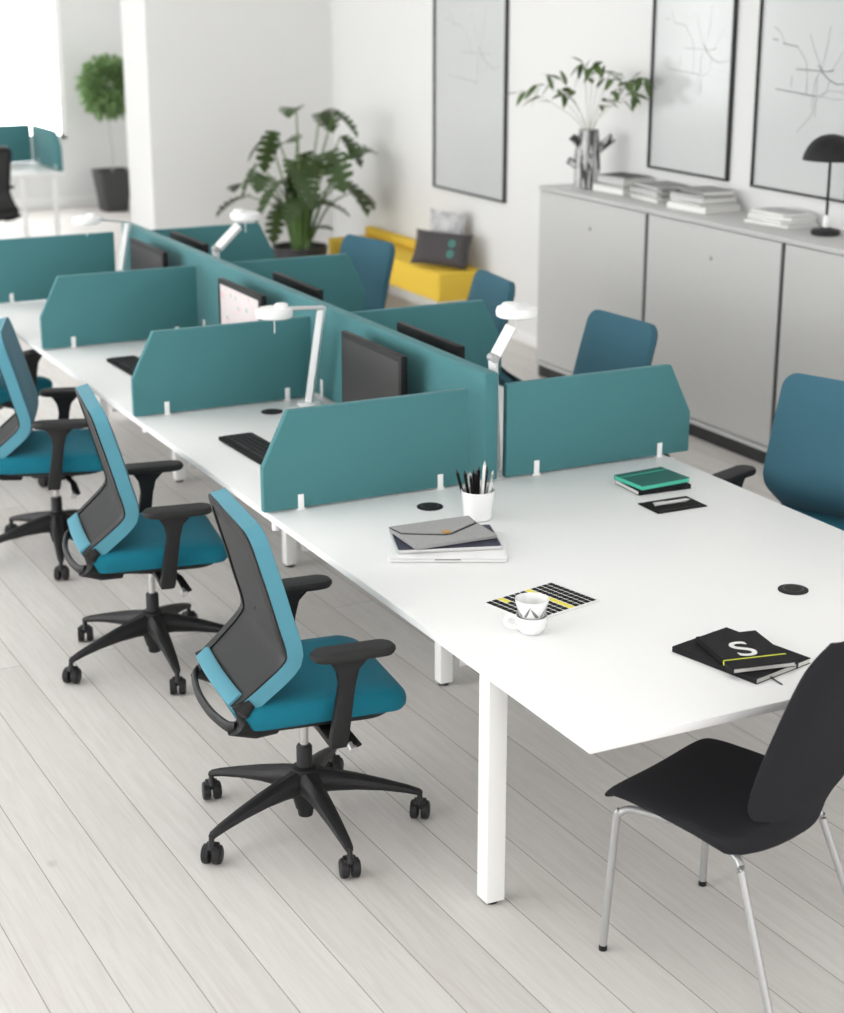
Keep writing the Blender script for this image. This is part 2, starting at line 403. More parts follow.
# ------------------------------------------------------------------ desks
def grommet(x, y, parent, T):
    g = MB().lathe([(0, 0.0), (0.045, 0.0), (0.045, 0.003), (0.036, 0.005), (0, 0.004)], 32, (x, y, DESK)).build('cable_grommet', M_grommet, parent, m=T)
    MB().lathe([(0.026, 0.0052), (0.029, 0.0062), (0.0315, 0.0052)], 32, (x, y, DESK)).build('grommet_ring', M_darkcover, g, m=T)
def post(x, y, top, parent, T, w=0.05):
    lg = MB().box((x - w / 2, y - w / 2, 0.012), (x + w / 2, y + w / 2, top), 0.003).build('leg', M_wmetal, parent, m=T)
    MB().lathe([(0, 0), (0.02, 0), (0.02, 0.012), (0, 0.012)], 16, (x, y, 0)).build('foot', M_black, lg, m=T)
XL, XR = 2.05, 3.665
YJ = [5.21, 6.66, 8.11, 9.42]
# large front table
t = thing('work_table', 'large white table in the foreground with cup, notebooks and pencil pot on it', 'table', (2.86, 4.19, 0))
T = Matrix.Translation((-2.86, -4.19, 0))
MB().box((XL, 3.165, DESK - 0.025), (XR, YJ[0] - 0.002, DESK), 0.003).build('tabletop', M_white, t, m=T)
for x in (2.105, 3.61): post(x, 3.735, DESK - 0.025, t, T, 0.058)
for x in (2.695, 3.02): post(x, 5.152, DESK - 0.025, t, T)
MB().box((2.752, 5.14, 0.06), (2.963, 5.165, DESK - 0.03), 0.003).build('cable_panel', M_wmetal, t, m=T)
fb = MB()
for x in (2.69, 3.02): fb.box((x - 0.02, 3.72, DESK - 0.065), (x + 0.02, 5.12, DESK - 0.026), 0.002)
fb.box((2.14, 3.715, DESK - 0.065), (3.58, 3.755, DESK - 0.026), 0.002)
fb.build('under_frame', M_wmetal, t, m=T)
grommet(2.571, 5.021, t, T); grommet(3.158, 3.802, t, T)
# six bench desks behind it
rowname = ['first', 'second', 'rear']
dl = [['white bench desk with a black keyboard, on the near side just behind the front table', 'white bench desk with a keyboard behind the second teal side screen, near side', 'white bench desk at the far end of the row, near side'],
      ['white bench desk behind the right-hand front screen, across from the first black monitor', 'white bench desk on the cabinet side, between the two middle dark teal screens', 'white bench desk at the far end of the row, on the big plant side']]
for i in range(3):
    a, b = YJ[i], YJ[i + 1]
    for s in range(2):
        x0, x1 = ((XL, 2.855), (2.862, XR))[s]
        cxm = (x0 + x1) / 2; cym = (a + b) / 2
        t = thing('bench_desk', dl[s][i], 'desk', (cxm, cym, 0), 0, 'bench desks in the long row')
        T = Matrix.Translation((-cxm, -cym, 0))
        MB().box((x0, a + 0.002, DESK - 0.025), (x1, b - 0.002, DESK), 0.003).build('tabletop', M_white, t, m=T)
        lx = 2.695 if s == 0 else 3.02
        post(lx, b - 0.058, DESK - 0.025, t, T)
        if s == 0: MB().box((2.752, b - 0.07, 0.06), (2.852, b - 0.045, DESK - 0.03), 0.003).build('cable_panel', M_wmetal, t, m=T)
        else: MB().box((2.864, b - 0.07, 0.06), (2.963, b - 0.045, DESK - 0.03), 0.003).build('cable_panel', M_wmetal, t, m=T)
        MB().box((lx - 0.02, a + 0.03, DESK - 0.065), (lx + 0.02, b - 0.09, DESK - 0.026), 0.002).build('beam', M_wmetal, t, m=T)
        if s == 0: grommet(2.586, b - 0.17, t, T)
        else: grommet(3.16, a + 0.075, t, T)

# ------------------------------------------------------------------ teal screens
def clamp(x, y, parent, T, low=False):
    m = MB()
    m.box((x - 0.011, y - 0.019, DESK + 0.0005), (x + 0.011, y - 0.0165, DESK + 0.055), 0.0008)
    m.box((x - 0.011, y + 0.0165, DESK + 0.0005), (x + 0.011, y + 0.019, DESK + 0.055), 0.0008)
    m.box((x - 0.016, y - 0.024, DESK + 0.0005), (x + 0.016, y + 0.024, DESK + 0.0045), 0.0008)
    m.build('screen_clamp', M_plastic_w, parent, m=T)
def side_screen(xi, xo, y, label, gx):
    """xi inner x, xo outer x (chamfer there)"""
    s = 1 if xo > xi else -1
    cx = (xi + xo) / 2
    t = thing('desk_screen', label, 'desk screen', (cx, y, DESK), 0, 'teal side screens')
    T = Matrix.Translation((-cx, -y, -DESK))
    z0, z1 = DESK + 0.0055, 1.08
    pts = [(xi, z0), (xo, z0), (xo, 0.89), (xo - s * 0.095, z1), (xi, z1)]
    MB().prism(pts, 1, y - 0.015, y + 0.015, 0.004, 2).build('panel', M_screen, t, m=T)
    for x in gx: clamp(x, y, t, T)
    x = xo - s * 0.055
    MB().lathe([(0, -0.045), (0.015, -0.045), (0.015, 0.0), (0, 0.0)], 12, (x, y + 0.018, DESK - 0.0255)).build('under_clamp', M_plastic_w, t, m=T)
side_screen(2.812, 2.032, YJ[0], 'teal side screen with slanted corner nearest the viewer, behind the pencil pot', (2.166, 2.70))
side_screen(2.835, 2.045, YJ[1], 'teal side screen second from the front on the near side, under the round lamp head', (2.184, 2.72))
side_screen(2.845, 2.055, YJ[2], 'teal side screen third from the front on the near side, before the white monitor picture', (2.205, 2.73))
side_screen(2.82, 2.02, 9.39, 'teal end screen of the near side, at the left edge below the far window', (2.225, 2.72))
side_screen(2.968, 3.765, YJ[0], 'teal side screen facing the viewer behind the green notebook, right of the centre', (3.094, 3.63))
side_screen(2.968, 3.765, YJ[1], 'dark teal side screen in front of the second blue chair, behind the jointed lamp', (3.10, 3.64))
side_screen(2.968, 3.765, YJ[2], 'dark teal side screen in front of the tall blue chair and below the big plant', (3.10, 3.64))
side_screen(2.968, 3.77, 9.36, 'dark teal end screen under the arm of the farthest lamp, beside the big plant pot', (3.12, 3.64))
t = thing('spine_screen', 'long bright teal screen running down the middle of the desk row', 'desk screen', (2.9, 7.3, DESK))
T = Matrix.Translation((-2.9, -7.3, -DESK))
MB().box((2.872, 5.185, DESK + 0.006), (2.928, 9.40, 1.13), 0.008, 3).build('panel', M_screen, t, m=T)
for y in (5.9, 6.62, 7.35, 8.08, 8.8):
    m = MB(); m.box((2.866, y - 0.011, DESK + 0.0005), (2.8715, y + 0.011, DESK + 0.08), 0.001); m.box((2.9285, y - 0.011, DESK + 0.0005), (2.934, y + 0.011, DESK + 0.08), 0.001)
    m.box((2.8665, y - 0.011, DESK + 0.0005), (2.9335, y + 0.011, DESK + 0.0055), 0.001)
    m.build('screen_clamp', M_plastic_w, t, m=T)

# ------------------------------------------------------------------ task chairs
PROF = spline([(-0.262, 0.488), (-0.184, 0.553), (-0.114, 0.620), (-0.100, 0.668), (-0.123, 0.76), (-0.148, 0.855), (-0.178, 0.96), (-0.197, 1.034)], 8)
_d = [0.0]
for a, b in zip(PROF, PROF[1:]): _d.append(_d[-1] + (b - a).length)
PL = _d[-1]
def prof_at(v):
    v = min(max(v, 0), PL)
    for i in range(len(_d) - 1):
        if v <= _d[i + 1] or i == len(_d) - 2:
            t = (v - _d[i]) / (_d[i + 1] - _d[i]); p = PROF[i].lerp(PROF[i + 1], t)
            tg = (PROF[min(i + 2, len(PROF) - 1)] - PROF[max(i - 1, 0)]).normalized()
            return p, Vector((tg.y, -tg.x))     # forward normal
def back_pt(s, v, off):
    p, n = prof_at(v)
    q = p + n * off
    bow = 0.016 * (s / 0.235) ** 2          # sides wrap slightly forward
    return (q.x + bow * 0.6, s, q.y)
def back_outline(inset=0.0, n=9):
    hb, hl, ht = 0.214 - inset, 0.240 - inset, 0.232 - inset
    v0, v1 = inset, PL - inset
    def hw(v):
        t = (v - v0) / (v1 - v0)
        return lerp(hb, hl, min(1, t / 0.36)) if t < 0.36 else lerp(hl, ht, ((t - 0.36) / 0.64) ** 1.3)
    rb, rt = max(0.02, 0.05 - inset), max(0.025, 0.062 - inset)
    right = []
    for k in range(n):      # bottom right corner
        a = R(-90 + 90 * k / (n - 1)); v = v0 + rb + rb * math.sin(a)
        right.append((hw(v0 + rb) - rb + rb * math.cos(a), v))
    for k in range(1, 22):
        v = lerp(v0 + rb, v1 - rt, k / 22); right.append((hw(v), v))
    for k in range(n):
        a = R(90 * k / (n - 1)); v = v1 - rt + rt * math.sin(a)
        right.append((hw(v1 - rt) - rt + rt * math.cos(a), v))
    return right + [(-s, v) for s, v in reversed(right)]
def ring_mesh(o1, o2, f, b):
    """closed ring between outlines o1 (outer) and o2 (inner), offsets f/b"""
    n = len(o1); rows = []
    for i in range(n):
        rows.append([back_pt(*o1[i], f), back_pt(*o1[i], (f + b) / 2), back_pt(*o1[i], b), back_pt(*o2[i], b), back_pt(*o2[i], f)])
    mb = MB(); mb.quadstrip(rows + [rows[0]], closed=True)
    bmesh.ops.remove_doubles(mb.bm, verts=mb.bm.verts, dist=1e-5); bmesh.ops.recalc_face_normals(mb.bm, faces=mb.bm.faces)
    return mb
def pad_mesh(o, thick, off, puff=5, K=9):
    sc = 0.0; vc = PL * 0.5
    rows = []
    for k in range(K + 1):
        r = 1 - k / K
        r = max(r, 0.02)
        rows.append([back_pt(s * r, vc + (v - vc) * r, off + thick * (1 - (r ** puff))) for s, v in o])
    mb = MB(); mb.quadstrip(rows, closed=True)
    bmesh.ops.contextual_create(mb.bm, geom=[v for v in mb.bm.verts[-len(o):]])
    return mb
def make_task_chair(name, label, group=None, pad=M_backpad, seatm=M_seat, trim=M_backtrim, rear=-0.024):
    t = thing(name, label, 'office chair', group=group)
    # star base
    b = MB()
    b.lathe([(0, 0.06), (0.03, 0.06), (0.04, 0.10), (0.045, 0.15), (0.04, 0.195), (0.028, 0.2), (0, 0.2)], 24)
    angs = [58 + 72 * k for k in range(5)]
    for a in angs:
        ca, sa = math.cos(R(a)), math.sin(R(a))
        rr = [0.02, 0.08, 0.16, 0.24, 0.31, 0.345, 0.352]
        zz = [0.150, 0.147, 0.136, 0.120, 0.102, 0.090, 0.082]
        wd = [0.042, 0.033, 0.028, 0.023, 0.018, 0.014, 0.010]
        ht = [0.045, 0.036, 0.026, 0.018, 0.013, 0.011, 0.010]
        b.tube([(r * ca, r * sa, z) for r, z in zip(rr, zz)], 1.0, 10, flat=[(w, h) for w, h in zip(wd, ht)])
    base = b.build('star_base', M_black, t)
    for a in angs:
        c = MB()
        yaw = R(-109 + 14 * math.sin(a * 1.7))
        for sx in (-1, 1):
            c.lathe([(0, -0.0135), (0.020, -0.0135), (0.028, -0.009), (0.030, 0.0), (0.029, 0.009), (0.024, 0.0125), (0, 0.0125)], 20,
                    m=Matrix.Translation((0, 0.0165 * sx, 0.030)) @ Matrix.Rotation(R(90), 4, 'X'))
        c.box((-0.02, -0.02, 0.036), (0.016, 0.02, 0.063), 0.006)
        c.tube([(0.012, 0, 0.05), (0.004, 0, 0.07), (0, 0, 0.095)], [0.012, 0.009, 0.007], 10)
        M4 = Matrix.Translation((0.350 * math.cos(R(a)), 0.350 * math.sin(R(a)), 0)) @ Matrix.Rotation(yaw, 4, 'Z')
        c.build('caster', M_black, base, m=M4)
    MB().lathe([(0, 0.035), (0.022, 0.035), (0.024, 0.045), (0.024, 0.262), (0.02, 0.268), (0, 0.268)], 20).build('column', M_black, t)
    MB().lathe([(0, 0.26), (0.0135, 0.26), (0.0135, 0.375), (0, 0.375)], 16).build('gas_rod', M_chrome, t)
    m = MB(); m.prism([(-0.14, 0.405), (-0.09, 0.37), (0.04, 0.355), (0.10, 0.375), (0.12, 0.405)], 1, -0.06, 0.06, 0.008)
    m.tube([(0.02, -0.05, 0.388), (0.02, -0.13, 0.385)], 0.009, 10)
    mech = m.build('tilt_mechanism', M_black, t)
    lv = MB(); lv.tube([(0.05, -0.05, 0.375), (0.085, -0.12, 0.36), (0.10, -0.20, 0.335)], [0.009, 0.009, 0.011], 10, flat=(1.6, 0.7))
    lev = lv.build('tilt_lever', M_black, mech)
    MB().tube([(0.086, -0.185, 0.334), (0.088, -0.21, 0.326)], 0.012, 12).build('lever_knob', M_alu, lev)
    # seat pan: thin dished shell below the cushion
    o = rrect(0.46, 0.45, 0.10, 8)
    rows = []
    for r, z in ((0.3, 0.404), (0.75, 0.406), (1.0, 0.425), (1.02, 0.438), (0.98, 0.440), (0.6, 0.425), (0.3, 0.42)):
        rows.append([(x * r - 0.005, y * r, z + (0.012 * max(0, -x / 0.23) * r)) for x, y in o])
    pm = MB(); pm.quadstrip(rows, closed=True); pm.bm.faces.new(pm.bm.verts[-len(o):]) if False else None
    bmesh.ops.recalc_face_normals(pm.bm, faces=pm.bm.faces)
    pm.box((-0.12, -0.12, 0.402), (0.12, 0.12, 0.425), 0.004)
    pm.build('seat_pan', M_black, t)
    # cushion
    o = rrect(0.505, 0.49, 0.062, 8)
    prof = [(0.35, 0.0), (0.90, 0.0), (0.965, 0.006), (0.995, 0.022), (1.0, 0.045), (0.985, 0.062), (0.95, 0.073), (0.88, 0.079), (0.7, 0.081), (0.4, 0.079), (0.12, 0.077)]
    rows = []
    for r, z in prof:
        row = []
        for x, y in o:
            X, Y = x * r, y * r
            drop = 0.020 * max(0, (X - 0.10) / 0.14) ** 2 + 0.006 * max(0, -(X + 0.1) / 0.14)
            row.append((X + 0.004, Y, 0.440 + z - drop * (0.4 + 0.6 * z / 0.08)))
        rows.append(row)
    cm = MB(); cm.quadstrip(rows, closed=True)
    vv = cm.bm.verts[:]; n = len(o)
    cm.bm.faces.new(vv[:n][::-1]); cm.bm.faces.new(vv[-n:])
    bmesh.ops.recalc_face_normals(cm.bm, faces=cm.bm.faces)
    cm.build('seat', seatm, t)
    # backrest
    o0, o1, o2 = back_outline(0.0), back_outline(0.009), back_outline(0.036)
    fr_ = ring_mesh(o0, back_outline(0.012), 0.022, rear).build('back_frame', trim, t, 50)
    ring_mesh(back_outline(0.0015), o2, rear - 0.0002, rear - 0.0055).build('frame_lining', M_black, fr_, 50)
    mm = MB(); rows = []
    vc = PL * 0.5
    for k in range(10):
        r = max(1 - k / 9, 0.02); rows.append([back_pt(s * r, vc + (v - vc) * r, -0.024) for s, v in back_outline(0.030)])
    mm.quadstrip(rows, closed=True); mm.build('mesh_panel', M_mesh, t)
    # lower cross band, teal, on the rear face
    vb = [0.004, 0.030, 0.060, 0.072]
    rows = []
    for s in [-0.19 + 0.38 * k / 12 for k in range(13)]:
        rows.append([back_pt(s, v, o_) for v, o_ in ((0.002, -0.030), (0.006, -0.037), (0.046, -0.037), (0.052, -0.032), (0.05, -0.012), (0.006, -0.012))])
    lb = MB(); lb.quadstrip(rows, closed=True)
    lb.bm.verts.ensure_lookup_table(); vv = lb.bm.verts[:]; lb.bm.faces.new(vv[:6]); lb.bm.faces.new(vv[-6:])
    bmesh.ops.recalc_face_normals(lb.bm, faces=lb.bm.faces)
    lb.build('lower_band', trim, fr_, 50)
    pad_mesh(back_outline(0.0005), 0.016, 0.0225).build('back_pad', pad, t, 60)
    # rear carrier: bracket ends, side arms and the loop behind
    for s in (-1, 1):
        k = MB()
        k.tube([(-0.13, s * 0.16, 0.412), (-0.20, s * 0.20, 0.432), (-0.262, s * 0.222, 0.462), (-0.248, s * 0.215, 0.50), (-0.215, s * 0.213, 0.525)], [0.018, 0.024, 0.032, 0.030, 0.018], 12, flat=(0.8, 1.0))
        k.build('back_bracket', M_black, t)
    lp = spline([(-0.262, -0.222, 0.462), (-0.282, -0.188, 0.455), (-0.300, -0.07, 0.452), (-0.300, 0.07, 0.452), (-0.282, 0.188, 0.455), (-0.262, 0.222, 0.462)], 6)
    MB().tube(lp, 0.013, 10, flat=(0.8, 1.3)).build('back_loop', M_black, t)
    # armrests
    for s in (-1, 1):
        k = MB()
        pts = [(-0.02, 0.655), (0.115, 0.655), (0.102, 0.644), (0.078, 0.620), (0.066, 0.575), (0.042, 0.40), (0.036, 0.385), (-0.012, 0.385), (-0.012, 0.40), (0.018, 0.575), (0.012, 0.615), (-0.006, 0.644)]
        k.prism(pts, 1, s * 0.290 - 0.015, s * 0.290 + 0.015, 0.005)
        k.prism([(s * 0.10, 0.386), (s * 0.300, 0.386), (s * 0.300, 0.406), (s * 0.10, 0.412)], 0, -0.012, 0.032, 0.004)
        post_ = k.build('armrest', M_black, t)
        ol = rrect(0.25, 0.082, 0.040, 8)
        rows = [[(x * r + 0.062, y * r + s * 0.290, z + 0.006) for x, y in ol] for r, z in ((0.8, 0.648), (0.95, 0.651), (1.0, 0.659), (0.995, 0.667), (0.94, 0.674), (0.7, 0.677), (0.2, 0.677))]
        ap = MB(); ap.quadstrip(rows, closed=True); vv = ap.bm.verts[:]; n = len(ol)
        ap.bm.faces.new(vv[:n]); ap.bm.faces.new(vv[-n:]); bmesh.ops.recalc_face_normals(ap.bm, faces=ap.bm.faces)
        ap.build('arm_pad', M_blacksoft, post_)
    return t
G_CH = 'teal task chairs along the desk row'
chA = make_task_chair('task_chair', 'teal swivel chair nearest the viewer, tucked under the front table', G_CH)
place_copy(chA, (1.832, 5.85, 0), R(-9), 'teal swivel chair second from the front on the near side, right behind the front one')
place_copy(chA, (1.845, 7.215, 0), R(-18), 'teal swivel chair third from the front, its back cut by the left edge')
place_copy(chA, (1.87, 8.56, 0), R(30), 'teal swivel chair farthest on the near side, mostly hidden behind the third chair')
chR = make_task_chair('task_chair', 'blue-backed swivel chair at the right edge of the picture beside the white table', G_CH, trim=M_backpad, rear=-0.006)
place_copy(chR, (3.967, 6.23, 0), R(184), 'blue-backed swivel chair in front of the grey cabinets, behind the front right screen')
place_copy(chR, (3.978, 7.43, 0), R(173), 'blue-backed swivel chair by the yellow bench, behind the jointed white lamp')
place_copy(chR, (3.943, 8.76, 0), R(191), 'tall blue chair back between the big plant and the yellow bench')
chR.location = (4.02, 4.79, 0); chR.rotation_euler = (0, 0, R(200))
chA.location = (1.822, 4.385, 0); chA.rotation_euler = (0, 0, R(-6))

# ------------------------------------------------------------------ black visitor chair at the table end
def make_visitor_chair():
    t = thing('visitor_chair', 'black upholstered chair with grey steel legs at the front end of the table', 'chair', (2.555, 3.225, 0), R(110))
    # side profile (forward x, z); width changes along it
    sp = spline([(0.268, 0.430), (0.245, 0.447), (0.15, 0.450), (0.0, 0.437), (-0.10, 0.432), (-0.165, 0.452), (-0.195, 0.52), (-0.205, 0.61), (-0.222, 0.73), (-0.25, 0.86), (-0.275, 0.96)], 10)
    n = len(sp)
    def half(i):
        u = i / (n - 1) * 10
        keys = [(0, .195), (0.4, .222), (2, .234), (3.3, .236), (4.1, .228), (4.6, .19), (5.0, .125), (5.3, .105), (5.6, .13), (6.0, .21), (6.4, .25), (6.8, .262), (7.4, .245), (8.2, .205), (9.2, .155), (9.7, .115), (10, .06)]
        hs = spline([(q, h, 0) for q, h in keys], 8)
        for p_, q_ in zip(hs, hs[1:]):
            if u <= q_.x: return lerp(p_.y, q_.y, (u - p_.x) / max(1e-6, q_.x - p_.x))
        return keys[-1][1]
    rows = []
    NS = 16
    for i, p in enumerate(sp):
        tg = (sp[min(i + 1, n - 1)] - sp[max(i - 1, 0)]).normalized(); nn = Vector((-tg.y, tg.x)) * -1
        # nn points up/forward (upper face)
        if nn.y < 0 and tg.x < 0 and abs(tg.x) > abs(tg.y): nn = -nn
        u = i / (n - 1) * 10
        row_t, row_b = [], []
        th = 0.017 if u < 5 else 0.019
        for k in range(NS + 1):
            c = math.cos(math.pi * k / NS); s = half(i) * c
            e = math.sqrt(max(0, 1 - c ** 4))
            dish = 0.020 * (c * c) * (0.5 + 0.5 * min(1, max(0, u - 2)))
            q = p + nn * (th * e * min(1, 0.25 + (10 - u) * 1.2) + dish)
            row_t.append((q.x, s, q.y))
        for k in range(NS - 1, 0, -1):
            c = math.cos(math.pi * k / NS); s = half(i) * c
            e = math.sqrt(max(0, 1 - c ** 4))
            dish = 0.020 * (c * c) * (0.5 + 0.5 * min(1, max(0, u - 2)))
            q = p + nn * (-(th + 0.052 * max(0, 1 - abs(u - 3.8) / 2.0)) * e + dish)
            row_b.append((q.x, s, q.y))
        rows.append(row_t + row_b)
    mb = MB(); mb.quadstrip(rows, closed=True)
    vv = mb.bm.verts[:]; w = len(rows[0])
    mb.bm.faces.new(vv[:w]); mb.bm.faces.new(vv[-w:])
    bmesh.ops.recalc_face_normals(mb.bm, faces=mb.bm.faces)
    mb.build('shell', M_blackfab, t, 60)
    for s in (-1, 1):
        for f in (1, -1):
            if f == 1: p = spline([(0.10, s * 0.165, 0.412), (0.195, s * 0.195, 0.418), (0.226, s * 0.212, 0.405), (0.236, s * 0.217, 0.37), (0.252, s * 0.232, 0.015)], 6)
            else: p = spline([(-0.02, s * 0.15, 0.395), (-0.10, s * 0.178, 0.392), (-0.127, s * 0.190, 0.375), (-0.140, s * 0.195, 0.34), (-0.265, s * 0.23, 0.015)], 6)
            lg = MB().tube(p, 0.0105, 12).build('leg', M_satin, t)
            e = p[-1]
            MB().lathe([(0, 0), (0.0115, 0), (0.0115, 0.012), (0, 0.012)], 12, (e.x, e.y, 0)).build('foot', M_black, lg)
    return t
make_visitor_chair()

# ------------------------------------------------------------------ monitors, keyboards, lamps
M_lit = mat('pale_pink_screen_picture', rgb(214, 204, 204), 0.6, noise=0.04, nscale=12)
def make_monitor(name, label, x, y, face, lit=False):
    """face: -1 screen looks to -X, +1 to +X"""
    t = thing(name, label, 'monitor', (x, y, DESK), 0 if face < 0 else math.pi, 'monitors on the desk row')
    w = 0.27; bz = 0.034 if lit else 0.016
    MB().box((-0.004, -w, 0.055), (0.024, w, 0.385), 0.004).build('casing', M_monitor, t)
    d = MB().box((-0.0055, -w + bz, 0.08), (-0.0035, w - bz, 0.362), 0.0005).build('display', M_lit if lit else M_display, t)
    if lit:
        k1, k2 = MB(), MB()
        rr = random.Random(3)
        for q in range(26):
            yy, zz, r_ = rr.uniform(-w + .04, w - .04), rr.uniform(0.1, 0.35), rr.uniform(.004, .011)
            (k1 if q % 2 else k2).lathe([(0, 0), (r_, 0), (r_, 0.0006), (0, 0.0006)], 10, m=Matrix.Translation((-0.0056, yy, zz)) @ Matrix.Rotation(R(-90), 4, 'Y'))
        k1.build('pink_marks', M_rust, d); k2.build('green_marks', M_greenprint, d)
    s = MB(); s.box((0.024, -0.03, 0.16), (0.040, 0.03, 0.24), 0.003); s.box((0.034, -0.022, 0.008), (0.046, 0.022, 0.235), 0.003)
    s.build('stand', M_monitor, t)
    MB().prism(rrect(0.13, 0.21, 0.02), 2, 0.0005, 0.009, 0.002).build('foot_plate', M_monitor, t)
    return t
make_monitor('monitor', 'black monitor with dark screen behind the nearest side screen, close to the front', 2.765, 5.90, -1)
make_monitor('monitor', 'black-framed monitor showing a white speckled picture beside the round lamp head', 2.755, 7.27, -1, True)
make_monitor('monitor', 'black monitor at the far left end of the long teal screen', 2.765, 8.63, -1)
make_monitor('monitor', 'black monitor top seen behind the spine screen, next to the jointed lamp', 3.06, 5.96, 1)
make_monitor('monitor', 'black monitor top in the middle of the far side, below the tall blue chair', 3.06, 7.30, 1)
make_monitor('monitor', 'black monitor top at the rear of the far side, beside the farthest lamp', 3.06, 8.78, 1)

def make_keyboard(name, label, loc, rz):
    t = thing(name, label, 'keyboard', loc, rz, 'black keyboards')
    MB().prism(rrect(0.43, 0.145, 0.01), 2, 0.0005, 0.014, 0.003).build('case', M_ink, t)
    k = MB()
    for r_ in range(5):
        for c in range(15):
            x = -0.2 + c * 0.0272; y = -0.055 + r_ * 0.0235
            if r_ == 0 and 4 <= c <= 8:
                if c == 4: k.box((x, y, 0.0135), (x + 0.13, y + 0.019, 0.019), 0.0015, 1)
                continue
            k.box((x, y, 0.0135), (x + 0.0225, y + 0.019, 0.019), 0.0015, 1)
    kk = k.build('keys', M_black, t)
    l = MB()
    for c in range(4): l.box((-0.19 + c * 0.03, 0.062, 0.0138), (-0.184 + c * 0.03, 0.064, 0.0146))
    l.build('indicator_marks', M_lightcover, t)
    return t
kb = make_keyboard('keyboard', 'black keyboard on the bench desk just behind the nearest teal screen', (2.31, 5.96, DESK), R(-88))
place_copy(kb, (2.335, 7.52, DESK), R(-88), 'black keyboard on the second desk, partly hidden by the second teal screen')

def make_lamp(label, base, elbow, head, fold):
    """base on desk, elbow at pole top, head centre; fold: extra joint between pole and raised arm"""
    B, E, H = Vector(base), Vector(elbow), Vector(head)
    t = thing('desk_lamp', label, 'lamp', base, 0, 'white desk lamps')
    e, h = E - B, H - B
    MB().lathe([(0, 0.0005), (0.05, 0.0005), (0.05, 0.010), (0.046, 0.013), (0, 0.014)], 28).build('lamp_base', M_plastic_w, t)
    po = MB().tube([(0, 0, 0.012), e], 0.021, 4, flat=(0.95, 0.95)).build('pole', M_plastic_w, t, 20)
    if fold: 
        MB().lathe([(0, -0.02), (0.016, -0.02), (0.016, 0.02), (0, 0.02)], 16, m=Matrix.Translation(e + Vector((0, 0, 0.008))) @ Matrix.Rotation(R(90), 4, 'X')).build('joint', M_satin, t)
        d = (h - e).normalized()
        MB().tube([e + d * 0.02, h - d * 0.05 + Vector((0, 0, -0.012))], 0.032, 4, flat=(0.95, 0.8)).build('arm', M_plastic_w, t, 20)
    else:
        MB().tube([e + Vector((0.006, 0, 0.0)), e.lerp(h, 0.72) + Vector((0, 0, 0.01))], 0.012, 10, flat=(1.6, 0.7)).build('arm', M_alu, t)
    hd = MB().lathe([(0, -0.021), (0.066, -0.021), (0.074, -0.016), (0.076, 0.0), (0.072, 0.014), (0.062, 0.018), (0, 0.018)], 32, h).build('lamp_head', M_plastic_w, t)
    k = (e - h); k.z = 0; k.normalize()
    MB().lathe([(0, 0.017), (0.028, 0.017), (0.028, 0.030), (0.022, 0.034), (0, 0.034)], 24, h + k * 0.032).build('switch_cap', M_plastic_w, hd)
    MB().tube([h + Vector((0.0, 0, -0.02)), h + Vector((0.0, 0, -0.085))], 0.0025, 6).build('pull_cord', M_plastic_w, hd)
    return t
make_lamp('white desk lamp with round head standing beside the first black monitor', (2.778, 6.546, DESK), (2.788, 6.42, 1.162), (2.575, 6.41, 1.163), False)
make_lamp('white desk lamp at the far left end of the desk row, below the potted tree', (2.80, 9.30, DESK), (2.842, 9.18, 1.16), (2.60, 9.14, 1.19), False)
make_lamp('white jointed lamp rising over the near end of the spine screen', (2.985, 5.30, DESK), (2.962, 5.29, 1.15), (3.062, 5.30, 1.318), True)
make_lamp('white jointed lamp rising over the middle of the spine screen before the big plant', (2.985, 8.19, DESK), (2.975, 8.165, 1.135), (3.135, 8.16, 1.302), True)

# ------------------------------------------------------------------ things on the front table
def book(name, label, cat, c, w, h, th, z, rz, cover=M_nb, pages=M_page, group=None, spine='-v', cov=0.0018, rad=0.0):
    """w along local x, h along local y; spine side: -u,+u,-v,+v"""
    t = thing(name, label, cat, (c[0], c[1], z), rz, group)
    x, y = w / 2, h / 2
    cv = MB(); b = 0.0008
    cv.box((-x, -y, 0.0002), (x, y, cov), b, 1); cv.box((-x, -y, th - cov), (x, y, th), b, 1)
    k = cov
    if spine == '-v': cv.box((-x, -y, 0.0002), (x, -y + k, th), b, 1)
    if spine == '+v': cv.box((-x, y - k, 0.0002), (x, y, th), b, 1)
    if spine == '-u': cv.box((-x, -y, 0.0002), (-x + k, y, th), b, 1)
    if spine == '+u': cv.box((x - k, -y, 0.0002), (x, y, th), b, 1)
    cv.build('cover', cover, t)
    i = 0.0022
    MB().box((-x + i, -y + i, cov), (x - i, y - i, th - cov)).build('pages', pages, t)
    return t
# pair of black notebooks
n1 = book('notebook', 'larger black notebook lying under the notebook with the white S', 'notebook', (2.700, 3.446), 0.222, 0.292, 0.016, DESK, R(13), M_nb, M_page, 'black notebooks by the visitor chair', '-u')
MB().box((0.052, -0.1467, 0.0005), (0.058, 0.1465, 0.0165), 0.0006, 1).build('elastic_band', M_nb, n1)
MB().tube([(-0.05, -0.14, 0.006), (-0.055, -0.155, 0.004), (-0.062, -0.19, 0.0018)], 0.002, 6, flat=(1.6, 0.5)).build('ribbon', M_nb, n1)
n2 = book('notebook', 'black notebook with a white letter S and lime elastic band on its cover', 'notebook', (2.70, 3.43), 0.178, 0.235, 0.014, DESK + 0.0165, R(-11), M_nb, M_page, 'black notebooks by the visitor chair', '-u')
MB().box((-0.0897, -0.062, 0.0004), (0.0897, -0.056, 0.0148), 0.0006, 1).build('lime_elastic', M_lime, n2)
